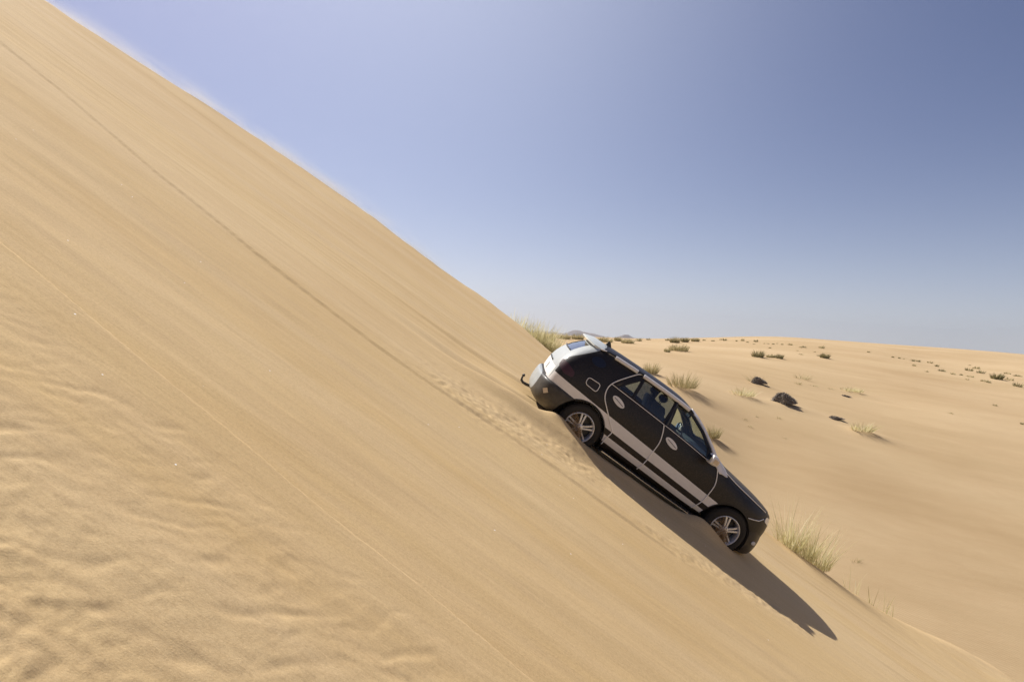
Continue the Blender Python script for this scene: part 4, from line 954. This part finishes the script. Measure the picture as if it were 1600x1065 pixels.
# wheels
WC = .425; WR = .372
def make_wheel(x, s, rot):
    root = link('wheel', mesh('wheel', [], []), None, car, False)
    bpy.data.objects.remove(root)
    ty = MB(); y0 = s * .815; hw = .125
    prof = [(.245, -hw + .01), (.262, -hw - .004), (.30, -hw - .010), (.340, -hw), (.362, -hw + .022), (.371, -hw + .05), (.373, 0), (.371, hw - .05), (.362, hw - .022), (.340, hw), (.30, hw + .010), (.262, hw + .004), (.245, hw - .01), (.235, 0)]
    ty.lathe(prof, (x, y0, WC), 72)
    for k in range(60):          # tread blocks
        a = 2 * math.pi * k / 60
        for q in (-1, 1):
            cxx, czz = x + .373 * math.cos(a), WC + .373 * math.sin(a)
            t = Vector((-math.sin(a), 0, math.cos(a))); r = Vector((math.cos(a), 0, math.sin(a)))
            yc = y0 + q * .078; v_ = []
            for dt, dy, dr in ((-.012, -.042, 0), (.012, -.042, 0), (.012, .042, 0), (-.012, .042, 0), (-.012, -.042, .006), (.012, -.042, .006), (.012, .042, .006), (-.012, .042, .006)):
                p = Vector((cxx, yc + dy, czz)) + t * dt + r * (dr - .002); v_.append(p)
            ty.add(v_, [(0, 1, 2, 3), (4, 5, 6, 7), (0, 1, 5, 4), (1, 2, 6, 5), (2, 3, 7, 6), (3, 0, 4, 7)])
    w = ty.obj('wheel', RUB, car, deg=40)
    o_ = s * (.815 + hw)
    rm = MB(); rm.lathe([(.247, -s * .002), (.249, s * .006), (.241, s * .010), (.233, s * .004), (.226, -s * .012), (.222, -s * .10), (.222, -s * .22), (.244, -s * .23)], (x, o_, WC), 72)
    rm.obj('rim', ALLOY, w, deg=50)
    sk = MB()
    for k in range(5):
        a = math.radians(rot + 72 * k)
        for q in (-1, 1):
            da = q * math.radians(7.5)
            v_ = []
            for r, wd, yo, off in ((.045, .016, .002, .020), (.10, .015, .004, .020), (.17, .015, .000, .026), (.234, .018, -.012, .034)):
                c = Vector((x, o_ + s * (yo - .022), WC)) + Vector((math.cos(a), 0, math.sin(a))) * r + Vector((-math.sin(a), 0, math.cos(a))) * q * off
                t = Vector((-math.sin(a), 0, math.cos(a)))
                for dt, dy in ((-wd, -.030), (-wd * .8, .004), (wd * .8, .004), (wd, -.030)):
                    v_.append(c + t * dt + Vector((0, s * dy, 0)))
            f_ = []
            for i in range(3):
                for j in range(4): f_.append((i * 4 + j, i * 4 + (j + 1) % 4, (i + 1) * 4 + (j + 1) % 4, (i + 1) * 4 + j))
            sk.add(v_, f_ + [(0, 1, 2, 3), (12, 13, 14, 15)])
    sk.lathe([(.0, -s * .05), (.062, -s * .045), (.064, -s * .018), (.050, -s * .010), (.034, -s * .006), (0, -s * .004)], (x, o_, WC), 28, close=False)
    sk.obj('spoke', ALLOY, w, deg=35)
    bk = MB(); bk.lathe([(0, -s * .10), (.175, -s * .10), (.175, -s * .115), (0, -s * .115)], (x, o_, WC), 40, close=False); bk.lathe([(0, -s * .16), (.222, -s * .16)], (x, o_, WC), 40, close=False)
    bk.obj('brake_disc', DARKM, w)
    return w
make_wheel(0, -1, 30); make_wheel(2.915, -1, 34); make_wheel(0, 1, 10); make_wheel(2.915, 1, 50)

# cabin: floor line, seats, dashboard, wheel, mirror
def seat(x, y, w, nm='seat', rear=False):
    m = MB()
    m.box((x + .02, y, 1.02), (.50, w, .16), .06)
    back = [(x - .20, 1.02), (x - .08, 1.02), (x - .20, 1.40), (x - .25, 1.46), (x - .33, 1.46), (x - .35, 1.40)]
    m.prism(back, 1, y - w * .48, y + w * .48)
    o = m.obj(nm, SEAT, car, deg=50)
    for hy in ([y] if not rear else [y - w * .33, y, y + w * .33]):
        h = MB(); pts = []
        for k in range(7):
            q = -1 + k / 3; pts.append((x - .315 + .015 * (1 - q * q), hy + q * .115, 1.575 - .02 * q * q))
        rr_ = [.045, .062, .072, .075, .072, .062, .045]
        h.tube(pts, rr_, 10); h.tube([(x - .305, hy - .05, 1.45), (x - .305, hy - .05, 1.54)], .007, 6); h.tube([(x - .305, hy + .05, 1.45), (x - .305, hy + .05, 1.54)], .007, 6)
        h.obj('headrest', SEAT, o)
    return o
seat(1.28, -.37, .50); seat(1.28, .37, .50); seat(.42, 0, 1.28, 'rear_bench', True)
db = MB(); db.prism([(1.95, .92), (2.35, .92), (2.35, 1.20), (2.20, 1.235), (2.02, 1.235), (1.92, 1.17)], 1, -.80, .80); db.obj('dashboard', simple('dash', (.03, .04, .05), .6), car, deg=50)
sw = MB(); c_ = Vector((1.80, .37, 1.20)); ring = []
for k in range(28):
    q = 2 * math.pi * k / 28; ring.append(c_ + Vector((-math.sin(q) * .08, math.cos(q) * .185, math.sin(q) * .17)))
sw.tube(ring, .014, 8, closed=True); sw.tube([c_ + Vector((0, .17, 0)), c_ + Vector((.03, 0, 0)), c_ + Vector((0, -.17, 0))], .016, 6); sw.tube([c_ + Vector((.03, 0, 0)), c_ + Vector((.25, 0, -.10))], .03, 8); sw.obj('steering_wheel', BLK, car)
im_ = MB(); im_.box((1.62, 0, 1.585), (.03, .22, .065), .01); im_.tube([(1.62, 0, 1.60), (1.58, 0, 1.68)], .01, 6); im_.obj('rear_view_mirror', BLK, car)

car.matrix_world = Matrix(((CAR_A[0, 0], CAR_A[0, 1], CAR_A[0, 2], CAR_O[0]), (CAR_A[1, 0], CAR_A[1, 1], CAR_A[1, 2], CAR_O[1]), (CAR_A[2, 0], CAR_A[2, 1], CAR_A[2, 2], CAR_O[2]), (0, 0, 0, 1)))

# ------------------------------------------------------------------ sand thrown up by the near wheels
def spray():
    rg = np.random.default_rng(5); vs = []; fs = []
    def grain(p, r):
        n = len(vs); q = rg.normal(size=(4, 3)); q /= np.linalg.norm(q, axis=1)[:, None]
        for v in q: vs.append(tuple(p + v * r))
        fs.extend([(n, n + 1, n + 2), (n, n + 2, n + 3), (n, n + 3, n + 1), (n + 1, n + 3, n + 2)])
    A = CAR_A
    for (wx, n) in ((0.0, 6500), (2.915, 5600)):
        for k in range(n):
            # a curtain of grains falling off the rear lower quarter of the wheel
            t = rg.random() ** .8
            fx = wx + .02 - .36 * t * rg.random() ** .6 - .03 * rg.normal() + .05
            top = WC + .20 - 1.0 * abs(fx - wx + .18)
            z = .14 + (top - .14) * rg.random() ** 1.5 + .012 * rg.normal()
            y = -.955 - .10 * rg.random() ** 1.4
            fx += .12 * (.5 - (z - .14)) * .5
            p = CAR_O + A @ np.array([fx, y, z]); grain(p, .0035 + .0045 * rg.random())
        for k in range(900):
            fx = wx - .50 + .50 * rg.random(); z = .14 + .30 * rg.random() * (1 - abs(fx - wx + .3)); y = -.70 - .30 * rg.random()
            p = CAR_O + A @ np.array([fx, y, z]); grain(p, .003 + .004 * rg.random())
    o = link('sand_spray', mesh('sand_spray', vs, fs), simple('thrown_sand', (.42, .28, .14), .95, spec=.1), smooth=False)
    tag(o, 'brown sand thrown up over the near wheels of the car', 'sand', kind='stuff')
spray()

# ------------------------------------------------------------------ far hills
def hills(name, az, dist, width, hgt, seed):
    n = 60; m = 14; vs = []; fs = []
    for j in range(m):
        for i in range(n):
            u = i / (n - 1); v = j / (m - 1)
            env = max(0, math.sin(math.pi * u)) ** .9 * math.sin(math.pi * v)
            r = float(perlin(np.array([u * 5 + seed]), np.array([v * 2.]), seed)[0]) * .35 + float(perlin(np.array([u * 14 + seed]), np.array([v * 5.]), seed)[0]) * .12
            pk = math.exp(-((u - .42) / .17) ** 2)
            vs.append(((u - .5) * width, (v - .5) * width * .5, -8 + hgt * env * (.35 + .65 * pk + r) + 8 * env))
    for j in range(m - 1):
        for i in range(n - 1):
            k = j * n + i; fs.append((k, k + 1, k + n + 1, k + n))
    o = link(name, mesh(name, vs, fs), simple('hill_rock', (.22, .19, .17), .9, noise=.3, nscale=.01))
    o.location = (az * dist, dist, 0); o.rotation_euler.z = -math.atan(az)
    return tag(o, kind='structure')
hills('hills', .113, 3300, 330, 27, 3)
hills('hills', .184, 3500, 210, 19, 9)
hills('hills', .06, 4200, 800, 14, 5)

# ------------------------------------------------------------------ sand blowing off the crest
def blown_sand():
    xs = np.linspace(-17.5, -2.5, 40); ys = edge_y(xs) + .05
    P = np.c_[xs, ys, dune_h(xs, ys)]
    o0 = P[len(P) // 2]; ax = P[-1] - P[0]; ax /= np.linalg.norm(ax)
    up = CAR_A[:, 2] - ax * (CAR_A[:, 2] @ ax); up /= np.linalg.norm(up); sd = np.cross(up, ax)
    Q = (P - o0) @ np.c_[ax, sd, up]
    cz = np.polyfit(Q[:, 0], Q[:, 2], 3)
    vs = []; fs = []
    for q in Q:
        for dy, dz in ((-.5, -.10), (.9, -.10), (.9, .75), (-.5, .75)): vs.append((q[0], q[1] + dy, float(np.polyval(cz, q[0])) + dz))
    n = len(Q)
    for i in range(n - 1):
        for j in range(4): fs.append((i * 4 + j, i * 4 + (j + 1) % 4, (i + 1) * 4 + (j + 1) % 4, (i + 1) * 4 + j))
    fs.append((3, 2, 1, 0)); fs.append(tuple(4 * (n - 1) + j for j in range(4)))
    me = normals_out(mesh('blown_sand', vs, fs))
    mt = bpy.data.materials.new('blown_sand'); mt.use_nodes = True; nt = mt.node_tree; nt.nodes.clear(); N, L = nt.nodes, nt.links
    tc = N.new('ShaderNodeTexCoord'); sp = N.new('ShaderNodeSeparateXYZ'); L.new(tc.outputs['Object'], sp.inputs[0])
    def M(op, a, b_=None, c=None):
        m = N.new('ShaderNodeMath'); m.operation = op
        for i, v in enumerate((a, b_, c)):
            if v is None: continue
            if isinstance(v, (int, float)): m.inputs[i].default_value = v
            else: L.new(v, m.inputs[i])
        return m.outputs[0]
    X = sp.outputs[0]; f = M('MULTIPLY_ADD', M('MULTIPLY_ADD', M('MULTIPLY_ADD', X, float(cz[0]), float(cz[1])), X, float(cz[2])), X, float(cz[3])) if 0 else None
    p = float(cz[0])
    acc = M('MULTIPLY_ADD', X, float(cz[0]), float(cz[1])); 
    t = N.new('ShaderNodeMath'); t.operation = 'MULTIPLY_ADD'; L.new(acc, t.inputs[0]); L.new(X, t.inputs[1]); t.inputs[2].default_value = float(cz[2])
    t2 = N.new('ShaderNodeMath'); t2.operation = 'MULTIPLY_ADD'; L.new(t.outputs[0], t2.inputs[0]); L.new(X, t2.inputs[1]); t2.inputs[2].default_value = float(cz[3])
    h = M('SUBTRACT', sp.outputs[2], t2.outputs[0])
    nz = N.new('ShaderNodeTexNoise'); nz.inputs['Scale'].default_value = 1.0; nz.inputs['Detail'].default_value = 3
    mp = N.new('ShaderNodeMapping'); mp.inputs['Scale'].default_value = (.55, 1.2, 2.2); mp.inputs['Rotation'].default_value = (0, .25, 0); L.new(tc.outputs['Object'], mp.inputs[0]); L.new(mp.outputs[0], nz.inputs['Vector'])
    pf = M('MAXIMUM', M('MULTIPLY_ADD', nz.outputs['Fac'], 3.6, -1.35), 0.0)
    d = M('MULTIPLY', M('EXPONENT', M('MULTIPLY', M('MAXIMUM', h, 0.0), -7.5)), pf)
    ends = M('MAXIMUM', M('SUBTRACT', 1.0, M('POWER', M('ABSOLUTE', M('DIVIDE', X, 8.6)), 3.0)), 0.0)
    d = M('MULTIPLY', M('MULTIPLY', d, ends), 1.5)
    v = N.new('ShaderNodeVolumePrincipled'); v.inputs['Color'].default_value = (.93, .84, .70, 1); v.inputs['Anisotropy'].default_value = .35
    L.new(d, v.inputs['Density']); o_ = N.new('ShaderNodeOutputMaterial'); L.new(v.outputs[0], o_.inputs['Volume'])
    ob = tag(link('blown_sand', me, mt, smooth=False), 'thin veil of sand blowing off the crest of the dune', 'sand', kind='stuff')
    ob.matrix_world = Matrix(((ax[0], sd[0], up[0], o0[0]), (ax[1], sd[1], up[1], o0[1]), (ax[2], sd[2], up[2], o0[2]), (0, 0, 0, 1)))
blown_sand()

# ------------------------------------------------------------------ haze
def haze_box():
    m = MB(); m.box((0, 2000, 80), (9000, 9000, 400))
    me = m.mesh('haze'); mt = bpy.data.materials.new('haze'); mt.use_nodes = True
    nt = mt.node_tree; nt.nodes.clear()
    v = nt.nodes.new('ShaderNodeVolumePrincipled'); v.inputs['Color'].default_value = (.86, .90, 1, 1)
    v.inputs['Density'].default_value = .00008; v.inputs['Anisotropy'].default_value = .65
    o = nt.nodes.new('ShaderNodeOutputMaterial'); nt.links.new(v.outputs[0], o.inputs['Volume'])
    tag(link('haze', me, mt, smooth=False), kind='stuff')
haze_box()
